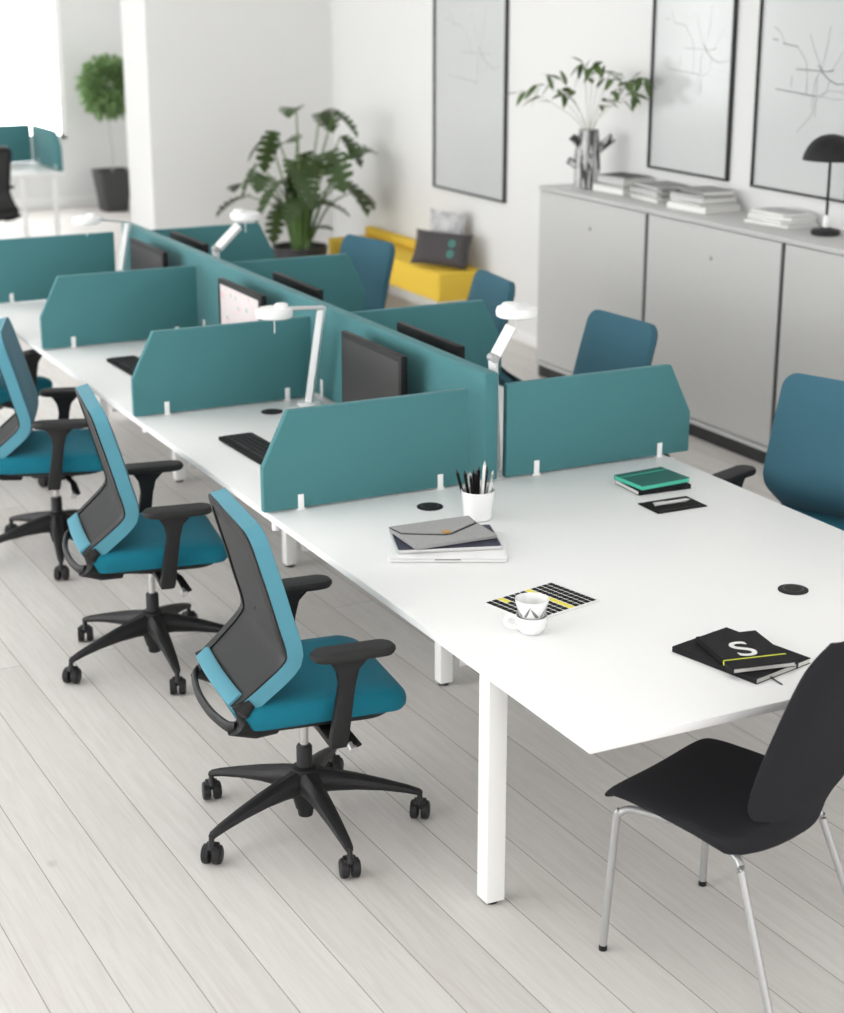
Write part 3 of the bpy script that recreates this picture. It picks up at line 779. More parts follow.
cu = bpy.data.curves.new('S', 'FONT'); cu.body = 'S'; cu.size = 0.14; cu.extrude = 0.0004; cu.align_x = 'CENTER'; cu.offset = 0.0004
so = bpy.data.objects.new('S', cu); COL.objects.link(so)
dg = bpy.context.evaluated_depsgraph_get()
sm = bpy.data.meshes.new_from_object(so.evaluated_get(dg)); bpy.data.objects.remove(so)
sm.name = 'letter'; sm.materials.clear(); sm.materials.append(M_paper)
lo = bpy.data.objects.new('letter', sm); COL.objects.link(lo); lo.parent = n2; lo.location = (-0.005, -0.045, 0.0146)
lo['label'] = 'white printed letter S'
# green and black notebooks with a tray
book('notebook', 'black notebook lying under the dark green notebook', 'notebook', (3.392, 4.885), 0.215, 0.165, 0.016, DESK, R(-3), M_nb, M_page, 'notebooks near the right screen', '-v')
g2 = book('notebook', 'dark green notebook with mint edge, on top of the black one', 'notebook', (3.394, 4.895), 0.212, 0.165, 0.017, DESK + 0.0165, R(4), M_nbteal, M_mint, 'notebooks near the right screen', '+v')
MB().box((-0.1063, 0.043, 0.0004), (0.1063, 0.047, 0.0178), 0.0006, 1).build('elastic_band', M_mint, g2)
tr = thing('pen_tray', 'flat black sleeve in front of the green notebook, a pale pen lying on it', 'tray', (3.322, 4.662, DESK), R(-1))
MB().box((-0.1, -0.064, 0.0004), (0.1, 0.064, 0.004), 0.0015).build('sleeve', M_ink, tr)
MB().box((-0.085, -0.05, 0.0038), (0.085, -0.047, 0.0046)).build('stitching', M_darkcover, tr)
pn = thing('pen', 'silvery white pen lying on the flat black sleeve', 'pen', (3.325, 4.668, DESK + 0.0102), R(-1))
MB().tube([(-0.07, 0, 0), (0.055, 0, 0)], 0.006, 12).build('barrel', M_lightcover, pn)
MB().tube([(0.055, 0, 0), (0.073, 0, 0)], [0.006, 0.0012], 12).build('tip', M_alu, pn)
MB().box((-0.078, -0.0025, 0.004), (-0.03, 0.0025, 0.0075), 0.0008).build('clip', M_alu, pn)
# laptop, magazine, felt pouch
lt = thing('laptop', 'thin white closed laptop at the bottom of the pile by the pencil pot', 'laptop', (2.415, 4.595, DESK), R(-27))
MB().prism(rrect(0.372, 0.255, 0.012), 2, 0.0015, 0.010, 0.002).build('base', M_plastic_w, lt)
MB().prism(rrect(0.372, 0.255, 0.012), 2, 0.011, 0.017, 0.002).build('lid', M_plastic_w, lt)
MB().box((-0.13, -0.1, 0.0003), (0.13, 0.1, 0.002)).build('rubber_feet', M_lightcover, lt)
MB().box((-0.04, -0.1285, 0.008), (0.04, -0.125, 0.0112), 0.0004, 1).build('opening_notch', M_greycover, lt)
mg = thing('tablet', 'black-faced silver-edged tablet lying between white laptop and grey felt pouch', 'tablet', (2.425, 4.63, DESK + 0.0172), R(-19))
MB().prism(rrect(0.335, 0.225, 0.010), 2, 0.0003, 0.012, 0.002).build('casing', M_alu, mg)
MB().prism(rrect(0.325, 0.215, 0.008), 2, 0.0118, 0.0132).build('glass', M_navy, mg)
MB().box((0.115, -0.085, 0.0130), (0.145, 0.085, 0.0138)).build('white_strip', M_greycover, mg) if False else None
ft = thing('felt_pouch', 'grey felt envelope pouch with tan button on top of the laptop pile', 'pouch', (2.425, 4.645, DESK + 0.0312), R(-2))
body = MB().prism(rrect(0.285, 0.205, 0.006), 2, 0.0003, 0.014, 0.004).build('body', M_felt, ft)
tri = [(-0.143, 0.103), (0.143, 0.103), (0.132, 0.03), (0.012, -0.038), (-0.012, -0.038), (-0.132, 0.03)]
MB().prism([(x * 1.015, y - 0.004 if y < 0.09 else y) for x, y in tri], 2, 0.0135, 0.0155, 0.0006, 1).build('flap_edge', M_feltdark, ft)
MB().prism([(x * 0.985, y + 0.003 if y < 0.09 else y - 0.001) for x, y in tri], 2, 0.0145, 0.0185, 0.001, 1).build('flap', M_felt, ft)
MB().lathe([(0, 0), (0.016, 0), (0.016, 0.003), (0.012, 0.005), (0, 0.004)], 20, (0.0, -0.024, 0.018)).build('button', M_tan, ft)
# pencil pot and its pencils
PX, PY = 2.655, 4.835
pc = thing('pencil_pot', 'white round pot full of pencils at the inner end of the nearest screen', 'pot', (PX, PY, DESK))
MB().lathe([(0, 0.0005), (0.043, 0.0005), (0.047, 0.004), (0.056, 0.098), (0.055, 0.1), (0.053, 0.098), (0.045, 0.008), (0, 0.006)], 32).build('pot', M_ceramic, pc)
MB().lathe([(0.0555, 0.0955), (0.0572, 0.098), (0.056, 0.1012), (0.0535, 0.0985)], 32).build('rim', M_ceramic, pc)
pens = [(-0.85, 1, 0), (-0.55, .6, 0), (-0.3, -.5, 0), (-0.1, .4, 0), (0.05, -.7, 1), (0.3, .6, 0), (0.35, -.3, 0), (0.62, -.65, 1), (0.85, -.1, 2), (0.75, .5, 0), (-0.65, -.5, 0), (-0.45, .0, 2), (0.55, .1, 0)]
plab = ['black pencil leaning out farthest on the pot\'s left', 'black pencil at the back left of the pencil pot', 'black pencil in the pot left of the tall white one', 'black pencil at the back middle of the pencil pot',
        'tall white pencil standing in the middle of the pot', 'black pencil at the back right of the pencil pot', 'black pencil right of the tall white one', 'short white pencil at the front right of the pot',
        'grey pen leaning out farthest to the right of the pot', 'black pencil behind the grey pen in the pot', 'black pencil at the front left of the pencil pot', 'grey pen among the black pencils on the left of the pot', 'black pencil beside the grey pen in the pot']
for (ax, ay, kind), lb in zip(pens, plab):
    L_ = 0.142 + 0.02 * random.random() + (0.035 if (kind == 1 and ax < 0.3) else 0) - (0.03 if (kind == 1 and ax > 0.3) else 0)
    d = Vector((ax * 0.25, ay * 0.15, 1)).normalized()
    b0 = Vector((ax * 0.026, ay * 0.026, 0.010))
    t = thing('pencil', lb, 'pencil', (PX, PY, DESK), 0, 'pencils in the pot')
    mt = (M_ink, M_paper, M_greycover)[kind]
    MB().tube([b0, b0 + d * L_], 0.0052, 6).build('shaft', mt, t, 20)
    MB().tube([b0 + d * L_, b0 + d * (L_ + 0.013)], [0.0045, 0.001], 6).build('tip', M_darkcover if kind == 0 else M_lightcover, t)
# patterned pad
tp = thing('patterned_pad', 'white pad printed with rows of black and yellow blocks behind the cups', 'notepad', (2.446, 4.046, DESK), R(13))
MB().box((-0.148, -0.100, 0.0004), (0.128, 0.100, 0.006), 0.001).build('pad', M_paper, tp)
kb_, ky_, kz_ = MB(), MB(), MB()
NR = 12
for r_ in range(NR):
    x = -0.143 + r_ * 0.0222
    yel = r_ in (7,)
    for c in range(9):
        y = -0.094 + c * 0.0212
        tgt = ky_ if yel else kz_ if (r_ == 2 and c >= 7) else kb_
        tgt.prism([(x + p, y + q) for p, q in ((0, 0.002), (0.002, 0), (0.016, 0), (0.018, 0.002), (0.018, 0.0175), (0.016, 0.0195), (0.002, 0.0195), (0, 0.0175))], 2, 0.0058, 0.0066)
kb_.build('black_blocks', M_ink, tp); ky_.build('yellow_stripe', M_yellowtile, tp); kz_.build('yellow_corner', M_yellowtile, tp)
# stacked cups
c1 = thing('cup', 'white cup with a handle at the bottom of the stacked pair', 'cup', (2.292, 3.858, DESK), 0, 'stacked white cups')
MB().lathe([(0, 0.001), (0.026, 0.001), (0.034, 0.006), (0.043, 0.022), (0.045, 0.040), (0.044, 0.052), (0.0425, 0.052), (0.0425, 0.038), (0.032, 0.01), (0, 0.008)], 32).build('bowl', M_ceramic, c1)
hp = [(0.040 * math.cos(a) , 0, 0) for a in (0,)]
ha = R(158)
hd = spline([(0.0435, 0, 0.048), (0.064, 0, 0.051), (0.072, 0, 0.036), (0.060, 0, 0.020), (0.042, 0, 0.018)], 6)
MB().tube(hd, 0.0048, 10, flat=(1.3, 0.8), up=(0, 1, 0)).build('handle', M_ceramic, c1, m=Matrix.Rotation(ha, 4, 'Z'))
c2 = thing('cup', 'white cup with grey triangle print stacked on the lower cup', 'cup', (2.293, 3.859, DESK + 0.0442), 0, 'stacked white cups')
MB().lathe([(0, 0.002), (0.030, 0.002), (0.036, 0.010), (0.047, 0.05), (0.0475, 0.056), (0.0455, 0.055), (0.035, 0.014), (0, 0.008)], 40).build('bowl', M_ceramic, c2)
pr = MB()
for k in range(5):
    a0 = R(200 + 72 * k)
    for (q0, q1, zt, zb) in ((-0.62, -0.02, 0.040, 0.013), (0.62, 0.10, 0.046, 0.012)):
        pa, pb = [], []
        for j in range(8):
            u = j / 7; a = a0 + lerp(q0, q1, u) 
            z_hi = lerp(zt, zb, u); z_lo = lerp(zt - 0.003, zb, u) - 0.024 * u * (1 - u) * 4 * 0.5
            rr_ = lambda z: lerp(0.036, 0.047, (z - 0.010) / 0.04) + 0.0004
            pa.append((rr_(z_hi) * math.cos(a), rr_(z_hi) * math.sin(a), z_hi)); pb.append((rr_(z_lo) * math.cos(a), rr_(z_lo) * math.sin(a), z_lo))
        pr.quadstrip([pa, pb])
pr.build('triangle_print', M_greyprint, c2)

# ------------------------------------------------------------------ things on the cabinets
TOP = 1.2005
def stack(items, cx, cy, labels, group):
    z = TOP
    for (w, h, th, rz, cover, dx, dy), lb in zip(items, labels):
        book('book' if th > 0.012 else 'magazine', lb, 'book' if th > 0.012 else 'magazine', (cx + dx, cy + dy), w, h, th, z, R(rz), cover, M_page, group, '-u' if th > .02 else '+v', 0.002)
        z += th + 0.0006
stack([(0.24, 0.30, 0.036, 4, M_paper, 0, 0), (0.23, 0.28, 0.012, 7, M_darkcover, 0, 0.01), (0.22, 0.27, 0.038, 2, M_lightcover, 0.01, 0), (0.2, 0.26, 0.010, 8, M_darkcover, 0.0, 0.0)], 5.81, 8.80,
      ['thick white book at the bottom of the stack beside the bark vase', 'thin dark book second from below beside the bark vase', 'thick pale grey book under the dark one beside the bark vase', 'thin dark magazine on top of the stack beside the bark vase'], 'books beside the vase')
stack([(0.22, 0.30, 0.022, -4, M_paper, 0, 0), (0.23, 0.30, 0.012, 6, M_darkcover, 0, 0), (0.22, 0.29, 0.026, -2, M_lightcover, 0.0, 0.01), (0.23, 0.31, 0.010, 5, M_darkcover, 0, 0), (0.22, 0.28, 0.014, -6, M_greycover, 0.01, 0)], 5.80, 8.40,
      ['white book at the bottom of the second stack from the vase', 'thin dark magazine second from below in the second stack', 'pale grey book in the middle of the second stack from the vase', 'thin dark magazine just below the top of the second stack', 'grey book on top of the second stack from the vase'], 'books in the second stack')
stack([(0.25, 0.34, 0.035, 3, M_paper, 0, 0), (0.24, 0.31, 0.014, -3, M_greycover, 0, 0), (0.23, 0.30, 0.028, 2, M_lightcover, 0.0, 0.01), (0.22, 0.28, 0.012, 6, M_darkcover, 0, 0.02), (0.20, 0.24, 0.022, -4, M_greycover, 0.01, -0.01)], 5.77, 7.93,
      ['wide white book at the bottom of the third stack from the vase', 'grey book second from below in the third stack', 'pale grey book in the middle of the third stack from the vase', 'thin dark book just below the top of the third stack', 'small grey book on top of the third stack from the vase'], 'books in the third stack')
def newspaper(lb, cx, cy, z, rz, w, h, th, curl):
    """folded paper: a loop section with a rounded fold on the room side"""
    t = thing('newspaper', lb, 'newspaper', (cx, cy, z), rz, 'newspapers beside the lamp')
    sec = []
    n = 8
    for k in range(n + 1):
        a = R(90 + 180 * k / n); sec.append((-w / 2 + th / 2 + th / 2 * math.cos(a), th / 2 + th / 2 * math.sin(a)))
    sec += [(w / 2, 0.0), (w / 2, th * 0.8)]
    for k in range(6): sec.append((lerp(w / 2, -w / 2 + th, (k + 1) / 7), th * (0.85 + 0.15 * (k + 1) / 7) + curl * math.sin(math.pi * (k + 1) / 7)))
    MB().prism(sec, 1, -h / 2, h / 2).build('sheets', M_paper, t)
    l = MB()
    for k in range(7): l.box((-w * 0.3, -h * 0.42 + k * h * 0.12, th * 0.95 + curl), (w * 0.3, -h * 0.42 + k * h * 0.12 + 0.008, th + curl + 0.0006))
    l.build('print_columns', M_greycover, t)
newspaper('folded newspaper at the bottom of the pile beside the black lamp', 5.79, 7.27, TOP, R(6), 0.22, 0.32, 0.018, 0.0)
newspaper('folded newspaper second from below beside the black lamp', 5.80, 7.28, TOP + 0.0190, R(-5), 0.22, 0.31, 0.018, 0.0)
newspaper('folded newspaper third from below beside the black lamp', 5.79, 7.26, TOP + 0.038, R(10), 0.2, 0.30, 0.016, 0.0)
newspaper('folded newspaper on top of the pile beside the black lamp', 5.80, 7.28, TOP + 0.055, R(0), 0.2, 0.28, 0.012, 0.003)
# black table lamp
tl = thing('table_lamp', 'black table lamp with a dome shade on the cabinet at the right edge', 'lamp', (5.765, 6.88, TOP))
MB().lathe([(0, 0.0), (0.068, 0.0), (0.074, 0.006), (0.074, 0.018), (0.066, 0.026), (0.03, 0.030), (0.022, 0.036), (0, 0.036)], 36).build('base', M_black, tl)
MB().lathe([(0.016, 0.034), (0.02, 0.06), (0.017, 0.085), (0.010, 0.098), (0, 0.098)], 24).build('neck', M_ceramic, tl)
MB().tube([(0, 0, 0.095), (0, 0, 0.40)], 0.0075, 12).build('stem', M_black, tl)
MB().lathe([(0.136, 0.372), (0.139, 0.372), (0.132, 0.40), (0.115, 0.435), (0.09, 0.466), (0.055, 0.488), (0.02, 0.497), (0, 0.498)] , 40).build('shade', M_black, tl)
MB().lathe([(0.136, 0.3725), (0.129, 0.40), (0.112, 0.433), (0.088, 0.463), (0.054, 0.484), (0, 0.494)], 40).build('shade_lining', M_white, tl)
# bark vase with branches
VX, VY = 5.715, 9.06
vz = thing('vase', 'silvered tree-trunk vase with stub branches at the left end of the cabinets', 'vase', (VX, VY, TOP))
v = MB(); NA = 40
rows = []
zs = [0.0, 0.01, 0.05, 0.12, 0.19, 0.26, 0.32, 0.345, 0.348, 0.335, 0.2, 0.06]
for i, z in enumerate(zs):
    row = []
    for k in range(NA):
        a = 2 * math.pi * k / NA
        r = 0.066 + 0.012 * math.sin(z * 9 + 1.0) + 0.006 * math.sin(5 * a + z * 7) + 0.0045 * math.sin(9 * a - z * 11)
        if i == 0: r *= 0.93
        if i >= 9: r -= 0.014
        row.append((r * math.cos(a), r * math.sin(a), z))
    rows.append(row)
v.quadstrip(rows, closed=True); vv = v.bm.verts[:]; v.bm.faces.new(vv[:NA][::-1]); v.bm.faces.new(vv[-NA:])
bmesh.ops.recalc_face_normals(v.bm, faces=v.bm.faces)
v.build('trunk', M_bark, vz, 50)
def wdir(dx, dz):   # picture-plane direction: dx to the right of the picture, dz up
    r = right.copy(); r.z = 0; r.normalize(); return r * dx + Vector((0, 0, dz))
for (dx, dz, z0, L_, r0) in ((0.80, 0.62, 0.20, 0.17, 0.030), (-0.7, 0.72, 0.22, 0.125, 0.026), (-0.85, 0.55, 0.10, 0.125, 0.026)):
    d = wdir(dx, dz).normalized()
    s0 = Vector((0, 0, z0)) + wdir(dx, 0) * 0.02
    p = [s0 + d * (L_ * u) for u in (0, .35, .7, 1.0, 1.0, 0.85)]
    MB().tube(p, [r0 * 1.3, r0 * 1.02, r0 * 0.9, r0 * 0.95, r0 * 0.7, r0 * 0.66], 16, up=(0.3, 0.9, 0.1)).build('branch_stub', M_bark, vz)

# ------------------------------------------------------------------ foliage helpers
def leaf(mb, base, d, up, L_, W_, droop=0.25, lobes=0, n=8, fold=0.25):
    """one leaf from base along d; lobes>0 cuts notches like a monstera"""
    d = d.normalized(); side = d.cross(up)
    if side.length < 1e-3: side = d.cross(Vector((1, 0, 0)))
    side.normalize(); nrm = side.cross(d).normalized()
    if lobes: n = lobes * 4
    rowsL, mid, rowsR = [], [], []
    for i in range(n + 1):
        u = i / n
        c = base + d * (L_ * u) - Vector((0, 0, 1)) * (droop * L_ * u * u)
        w = W_ * (math.sin(math.pi * min(1, u ** 0.75)) ** 0.8) if 0 < u < 1 else 0.001
        sweep = 0.0
        if lobes:
            w = W_ * (0.55 + 0.45 * math.sin(math.pi * min(1, (u + 0.12) / 1.12))) * (1 if u < 0.75 else math.cos((u - .75) / .25 * math.pi / 2) * 0.98 + 0.02)
            if i % 4 == 3 and 0.1 < u < 0.95: w *= 0.28
            sweep = 0.22 * w
        up_ = nrm * (w * fold) + d * sweep
        mid.append(c); rowsL.append(c + side * w + up_); rowsR.append(c - side * w + up_)
    mb.quadstrip([rowsL, mid, rowsR])
def blob_dir(rr, zmin=-0.2):
    while True:
        v_ = Vector((rr.uniform(-1, 1), rr.uniform(-1, 1), rr.uniform(zmin, 1)))
        if 0.1 < v_.length < 1: return v_.normalized()

# branches in the vase
rr = random.Random(11)
br = thing('leafy_branches', 'thin branches with slender olive leaves standing in the bark vase', 'branch', (VX, VY, TOP + 0.012))
stm, lf = MB(), MB()
def wdir2(dx, dz):
    return wdir(dx, dz) if dx < 0 else Vector((0.3 * dx, -1.05 * dx, dz))
ends = [(-0.44, 0.66), (-0.33, 0.71), (-0.06, 0.86), (0.02, 0.84), (0.18, 0.76), (0.30, 0.75), (0.40, 0.78), (0.33, 0.66), (-0.16, 0.64), (0.12, 0.60), (-0.22, 0.75), (0.10, 0.80)]
for q, (ex, ez) in enumerate(ends):
    ez = ez * 0.86
    dep = rr.uniform(-0.12, -0.02)
    fw = Vector((fwd.x, fwd.y, 0)).normalized()
    p = spline([(0, 0, 0.02) if q % 2 else (0.01, 0.01, 0.02), wdir2(ex * 0.08, 0.335), wdir2(ex * 0.45, lerp(0.33, ez, 0.62)) + fw * dep * 0.4, wdir2(ex * 0.8, lerp(0.33, ez, 0.95)) + fw * dep * .8, wdir2(ex, ez * 0.985) + fw * dep], 5)
    stm.tube(p, [lerp(0.0028, 0.0010, i / (len(p) - 1)) for i in range(len(p))], 5)
    nl = 8 if q in (4, 5, 6, 7, 2) else 5
    for k in range(nl):
        i = int(lerp(0.55, 1.0, (k + 0.5) / nl) * (len(p) - 1)); b_ = p[min(i, len(p) - 1)]
        tg = (p[min(i + 1, len(p) - 1)] - p[i - 1]).normalized()
        d = (tg + Vector((rr.uniform(-.9, .9), rr.uniform(-.9, .9), rr.uniform(-.8, .55)))).normalized()
        leaf(lf, b_, d, Vector((rr.uniform(-.5, .5), rr.uniform(-.5, .5), 1)), rr.uniform(0.085, 0.14), rr.uniform(0.014, 0.023), 0.25)
stm.build('twigs', M_twig, br); lf.build('leaves', M_leaf2, br, 60)

# big floor plant in the corner
GX, GY = 5.19, 12.35
pp = thing('potted_monstera', 'large split-leaf plant in a black pot in the room corner by the yellow bench', 'plant', (GX, GY, 0))
MB().lathe([(0, 0.001), (0.15, 0.001), (0.16, 0.01), (0.215, 0.42), (0.213, 0.43), (0.2, 0.428), (0.19, 0.38), (0, 0.375)], 40).build('pot', M_pot, pp)
MB().lathe([(0, 0.405), (0.1, 0.402), (0.192, 0.395)], 30).build('soil', M_soil, pp)
st, lf = MB(), MB()
rr = random.Random(5)
fw = Vector((fwd.x, fwd.y, 0)).normalized()
spots = [(-0.42, 0.86, .22), (-0.50, 0.74, .2), (-0.28, 0.95, .2), (-0.30, 0.80, .18), (-0.20, 1.25, .17), (-0.30, 1.18, .14), (0.02, 1.42, .17), (-0.02, 1.15, .2), (0.10, 1.10, .24), (0.20, 1.35, .2), (0.34, 1.36, .15), (0.28, 1.10, .22), (0.46, 1.02, .22), (0.42, 0.88, .2), (0.30, 0.82, .2), (0.12, 0.92, .22), (-0.12, 0.90, .2), (0.40, 1.18, .16), (0.22, 0.72, .16), (-0.16, 0.72, .16), (0.02, 0.98, .2), (-0.10, 1.05, .16), (0.52, 0.78, .15), (0.18, 1.0, .2), (-0.38, 1.0, .16), (0.05, 0.78, .18)]
for q, (ex, ez, L_) in enumerate(spots):
    dep = rr.uniform(-0.32, 0.26)
    tip = wdir(ex * 0.80, ez * 1.05) + fw * dep
    root = wdir(rr.uniform(-.06, .06), 0.40) + fw * rr.uniform(-.05, .05)
    p = spline([root, root.lerp(tip, 0.45) + Vector((0, 0, 0.12)), tip], 7)
    st.tube(p, [lerp(0.011, 0.005, i / (len(p) - 1)) for i in range(len(p))], 7)
    out = wdir(ex * 1.3 + rr.uniform(-.3, .3), rr.uniform(-.5, .25)) + fw * (dep * 1.5 + rr.uniform(-.35, .35))
    leaf(lf, p[-1], out, Vector((rr.uniform(-.35, .35), rr.uniform(-.35, .35), 1)), L_ * 1.4, L_ * 0.56, 0.45, lobes=6, fold=0.2)
for q in range(12):   # dense green stalks low down
    a = rr.uniform(0, 6.28); e_ = rr.uniform(0.04, 0.16)
    st.tube(spline([(0.05 * math.cos(a), 0.05 * math.sin(a), 0.4), (e_ * .7 * math.cos(a), e_ * .7 * math.sin(a), 0.58), (e_ * math.cos(a), e_ * math.sin(a), rr.uniform(0.68, 0.85))], 5), 0.012, 7)
for q in range(12):
    a = rr.uniform(0, 6.28)
    leaf(lf, Vector((0.08 * math.cos(a), 0.08 * math.sin(a), rr.uniform(0.55, 0.85))), Vector((math.cos(a), math.sin(a), rr.uniform(0.2, 1.2))), Vector((0, 0, 1)), 0.2, 0.07, 0.3, lobes=5)
st.build('stalks', M_petiole, pp); lf.build('leaves', M_leaf, pp, 60)

# ------------------------------------------------------------------ yellow bench and cushions
yb = thing('upholstered_bench', 'yellow upholstered bench against the right wall near the corner', 'bench', (5.76, 11.75, 0))
T = Matrix.Translation((-5.76, -11.75, 0))
MB().box((5.545, 10.70, 0.225), (5.93, 12.62, 0.43), 0.018, 3).build('seat', M_yellow, yb, m=T)
MB().box((5.87, 11.0, 0.432), (5.93, 12.62, 0.50), 0.012, 3).build('back_roll', M_yellow, yb, m=T)
for x in (5.58, 5.89):
    for y in (10.8, 12.5): MB().box((x - 0.018, y - 0.018, 0), (x + 0.018, y + 0.018, 0.23), 0.002).build('leg', M_wmetal, yb, m=T)
def cushion(name, label, w, h, th, Mx, m, marks=False):
    t = thing(name, label, 'cushion', (0, 0, 0), 0, 'cushions on the yellow bench')
    t.matrix_world = Mx
    rows_f, rows_b = [], []
    N = 14
    for j in range(N + 1):
        rf, rb = [], []
        for i in range(N + 1):
            a, b_ = i / N * 2 - 1, j / N * 2 - 1
            pin = 1 - 0.07 * (1 - abs(a) ** 3) * (abs(b_) ** 2); pin2 = 1 - 0.07 * (1 - abs(b_) ** 3) * (abs(a) ** 2)
            z = th / 2 * ((1 - a ** 4) * (1 - b_ ** 4)) ** 0.55
            rf.append((a * w / 2 * pin2, b_ * h / 2 * pin, z)); rb.append((a * w / 2 * pin2, b_ * h / 2 * pin, -z))
        rows_f.append(rf); rows_b.append(rb)
    c = MB(); c.quadstrip(rows_f); c.quadstrip(rows_b)
    bmesh.ops.remove_doubles(c.bm, verts=c.bm.verts, dist=1e-4); bmesh.ops.recalc_face_normals(c.bm, faces=c.bm.faces)
    c.build('cover', m, t, 70)
    if marks:
        for yy in (0.04, -0.035):
            k = MB()
            k.lathe([(0.012, 0), (0.026, 0), (0.026, 0.003), (0.012, 0.003), (0.012, 0)], 24, (0.10, yy, th / 2 * 0.93))
            k.build('embroidery', M_embroid, t)
    return t
# local x to the right of the picture, local y up, local z out of the corner towards the desks
def cush_m(loc, lean, roll, turn):
    B = Matrix(((0, 0, -1), (-1, 0, 0), (0, 1, 0))).to_4x4()
    return Matrix.Translation(loc) @ Matrix.Rotation(R(turn), 4, 'Z') @ B @ Matrix.Rotation(R(-lean), 4, 'X') @ Matrix.Rotation(R(roll), 4, 'Z')
cushion('cushion', 'charcoal oblong cushion with teal motif leaning in front on the yellow bench', 0.46, 0.255, 0.10, cush_m((5.675, 10.91, 0.568), 20, -2, 35), M_cushdark, True)
cushion('cushion', 'pale grey marbled cushion behind the charcoal one on the bench', 0.33, 0.37, 0.08, cush_m((5.795, 11.07, 0.632), 10, -1, 27), M_cushgrey)

# ------------------------------------------------------------------ framed prints on the right wall
def framed(label, y0, y1, z0, z1, seed, strong):
    cy, cz = (y0 + y1) / 2, (z0 + z1) / 2
    t = thing('framed_print', label, 'picture', (WX, cy, z0), 0, 'framed line prints')
    T = Matrix.Translation((-WX, -cy, -z0))
    f = MB(); w, d = 0.012, 0.028
    f.box((WX - d, y0, z0), (WX - 0.001, y0 + w, z1), 0.001, 1); f.box((WX - d, y1 - w, z0), (WX - 0.001, y1, z1), 0.001, 1)
    f.box((WX - d, y0, z0), (WX - 0.001, y1, z0 + w), 0.001, 1); f.box((WX - d, y0, z1 - w), (WX - 0.001, y1, z1), 0.001, 1)
    f.build('frame', M_frame, t, m=T)
    p = MB().box((WX - 0.012, y0 + w * .5, z0 + w * .5), (WX - 0.006, y1 - w * .5, z1 - w * .5)).build('print', M_print, t, m=T)
    a, b_ = MB(), MB()
    q = random.Random(seed)
    W_, H_ = y1 - y0, z1 - z0
    x = WX - 0.0128
    def seg(mb, pts, r):
        mb.tube([(x, y0 + W_ * (1 - u), z0 + H_ * (0.29 + (v_ - 0.24) * 0.69)) for u, v_ in pts], r, 5)
    S = DRAW
    for pts, k in S:
        seg(b_ if k else a, pts, ((0.0024 if k else 0.0014) if strong else (0.0016 if k else 0.001)))
    a.build('fine_lines', M_line if strong else M_lightline, p, m=T); b_.build('bold_lines', M_linedark if strong else M_line, p, m=T)
M_print = mat('glazed_print_paper', rgb(204, 206, 206), 0.16, noise=0.008, nscale=5, spec=0.5)
M_lightline = mat('faint_grey_ink', rgb(206, 208, 208), 0.8, noise=0.05)
DRAW = [([(.15, .94), (.22, .90), (.27, .83)], 0), ([(.14, .855), (.2, .85)], 1), ([(.25, .83), (.40, .815)], 1), ([(.40, .815), (.50, .72), (.52, .60), (.52, .50)], 0),
        ([(.52, .90), (.60, .76), (.66, .68)], 0), ([(.72, .95), (.70, .82), (.66, .68), (.60, .60), (.58, .42)], 0), ([(.40, .665), (.66, .665)], 1), ([(.62, .70), (.68, .66), (.78, .675)], 1),
        ([(.98, .80), (.86, .81), (.80, .72), (.74, .66)], 0), ([(.66, .66), (.74, .61), (.82, .585), (.92, .60)], 1), ([(.92, .60), (1.0, .66)], 0), ([(.20, .52), (.62, .495)], 1),
        ([(.62, .495), (.74, .54), (.86, .54), (.98, .51)], 0), ([(.74, .60), (.72, .53), (.62, .47), (.58, .36), (.44, .24)], 0), ([(.62, .64), (.62, .36)], 0), ([(.66, .5), (.80, .485), (.95, .5)], 0), ([(.36, .62), (.36, .54)], 0)]
framed('framed faint line print on the right wall above the yellow bench', 10.465, 11.53, 0.93, 2.62, 1, False)
framed('framed line print above the book stacks, next to the vase', 7.945, 8.73, 1.345, 2.55, 2, False)
framed('framed bold line print above the black lamp at the right edge', 6.93, 7.725, 1.34, 2.44, 3, True)

# ------------------------------------------------------------------ the room beyond
ft_ = thing('potted_ficus', 'small round-crowned green tree in a charcoal pot in the room beyond', 'plant', (5.44, 18.03, 0))
MB().prism(rrect(0.26, 0.26, 0.05), 2, 0.001, 0.02, 0.004).build('pot_foot', M_potgrey, ft_)
o = rrect(1.0, 1.0, 0.12, 6)
rows = [[(x * s, y * s, z) for x, y in o] for s, z in ((0.24, 0.02), (0.26, 0.03), (0.36, 0.42), (0.365, 0.43), (0.345, 0.43), (0.335, 0.38), (0.05, 0.375))]
pm = MB(); pm.quadstrip(rows, closed=True); bmesh.ops.recalc_face_normals(pm.bm, faces=pm.bm.faces)
pm.build('pot', M_potgrey, ft_)
tr_ = MB(); tr_.tube(spline([(0, 0, 0.37), (0.012, 0, 0.6), (-0.006, 0.01, 0.85), (0.0, 0, 1.15)], 5), 0.008, 8); tr_.build('trunk', M_trunk, ft_)
lf = MB(); rr = random.Random(9)
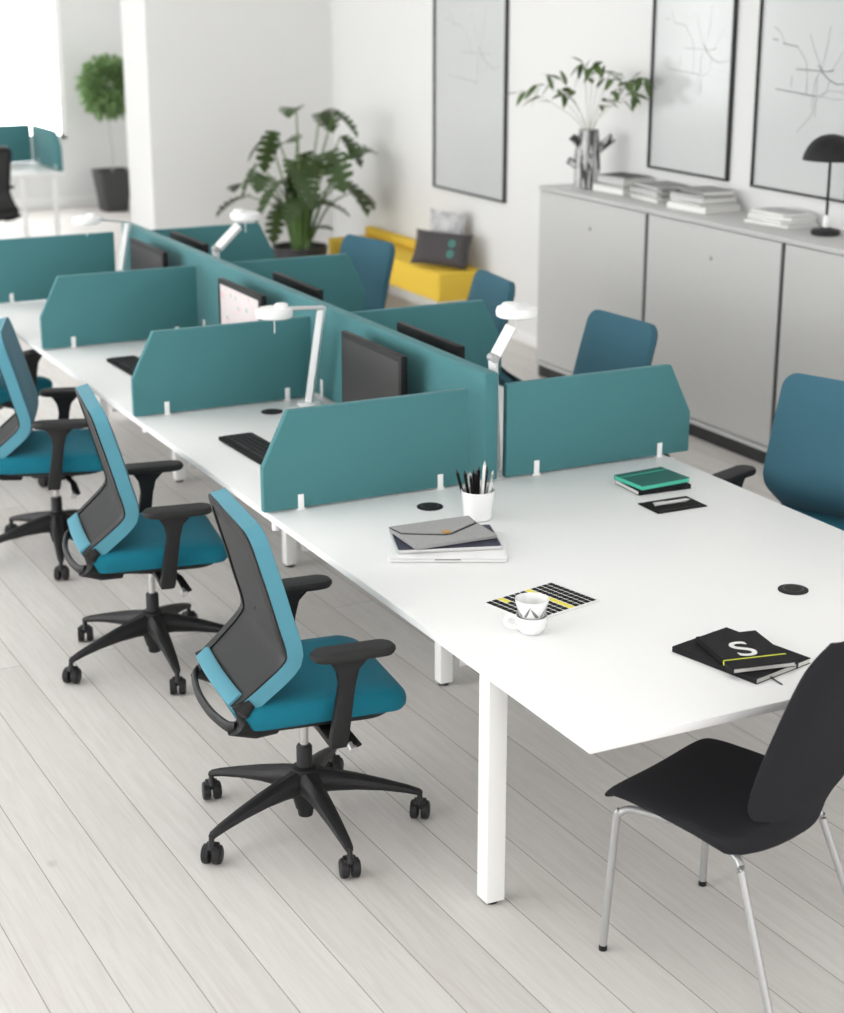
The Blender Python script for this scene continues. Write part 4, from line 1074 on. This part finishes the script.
for q in range(1500):
    v_ = blob_dir(rr, -1); r_ = 0.29 * rr.uniform(0.12, 1.0) ** 0.5
    b_ = Vector((v_.x * r_ * 0.95, v_.y * r_ * 0.95, 1.29 + v_.z * r_ * 1.0))
    leaf(lf, b_, v_ + Vector((rr.uniform(-.7, .7), rr.uniform(-.7, .7), rr.uniform(-.6, .4))), Vector((rr.uniform(-1, 1), rr.uniform(-1, 1), 1)), 0.085, 0.022, 0.2, n=3)
lf.build('leaves', M_leaf3, ft_, 60)
# bench desk and screens beyond
bd = thing('bench_desk', 'white desk in the room beyond, at the left edge under the far window', 'desk', (3.5, 16.0, 0))
T = Matrix.Translation((-3.5, -16.0, 0))
MB().box((2.6, 15.42, 0.705), (4.22, 16.75, 0.73), 0.003).build('tabletop', M_white, bd, m=T)
for x in (2.7, 4.14):
    for y in (15.5, 16.66): MB().box((x - 0.02, y - 0.02, 0), (x + 0.02, y + 0.02, 0.704), 0.003).build('leg', M_wmetal, bd, m=T)
s1 = thing('desk_screen', 'straight teal screen on the desk in the room beyond', 'desk screen', (3.5, 16.38, DESK))
MB().box((-0.9, -0.015, 0.006), (0.672, 0.015, 0.35), 0.004).build('panel', M_screen, s1)
for x in (-0.7, 0.45): MB().box((x - 0.012, -0.02, 0.0005), (x + 0.012, 0.02, 0.05), 0.001).build('screen_clamp', M_plastic_w, s1)
s2 = thing('desk_screen', 'teal screen with cut corner at the end of the desk in the room beyond', 'desk screen', (4.192, 15.895, DESK))
MB().prism([(0.46, 0.006), (0.46, 0.35), (-0.32, 0.35), (-0.46, 0.22), (-0.46, 0.006)], 0, -0.015, 0.015, 0.004).build('panel', M_screen, s2)
for y in (-0.33, 0.25): MB().box((-0.02, y - 0.012, 0.0005), (0.02, y + 0.012, 0.05), 0.001).build('screen_clamp', M_plastic_w, s2)
ch = make_task_chair('task_chair', 'dark swivel chair in the room beyond, cut by the left edge', None, M_black, M_potgrey, M_black)
ch.location = (3.34, 15.0, 0); ch.rotation_euler = (0, 0, R(105))
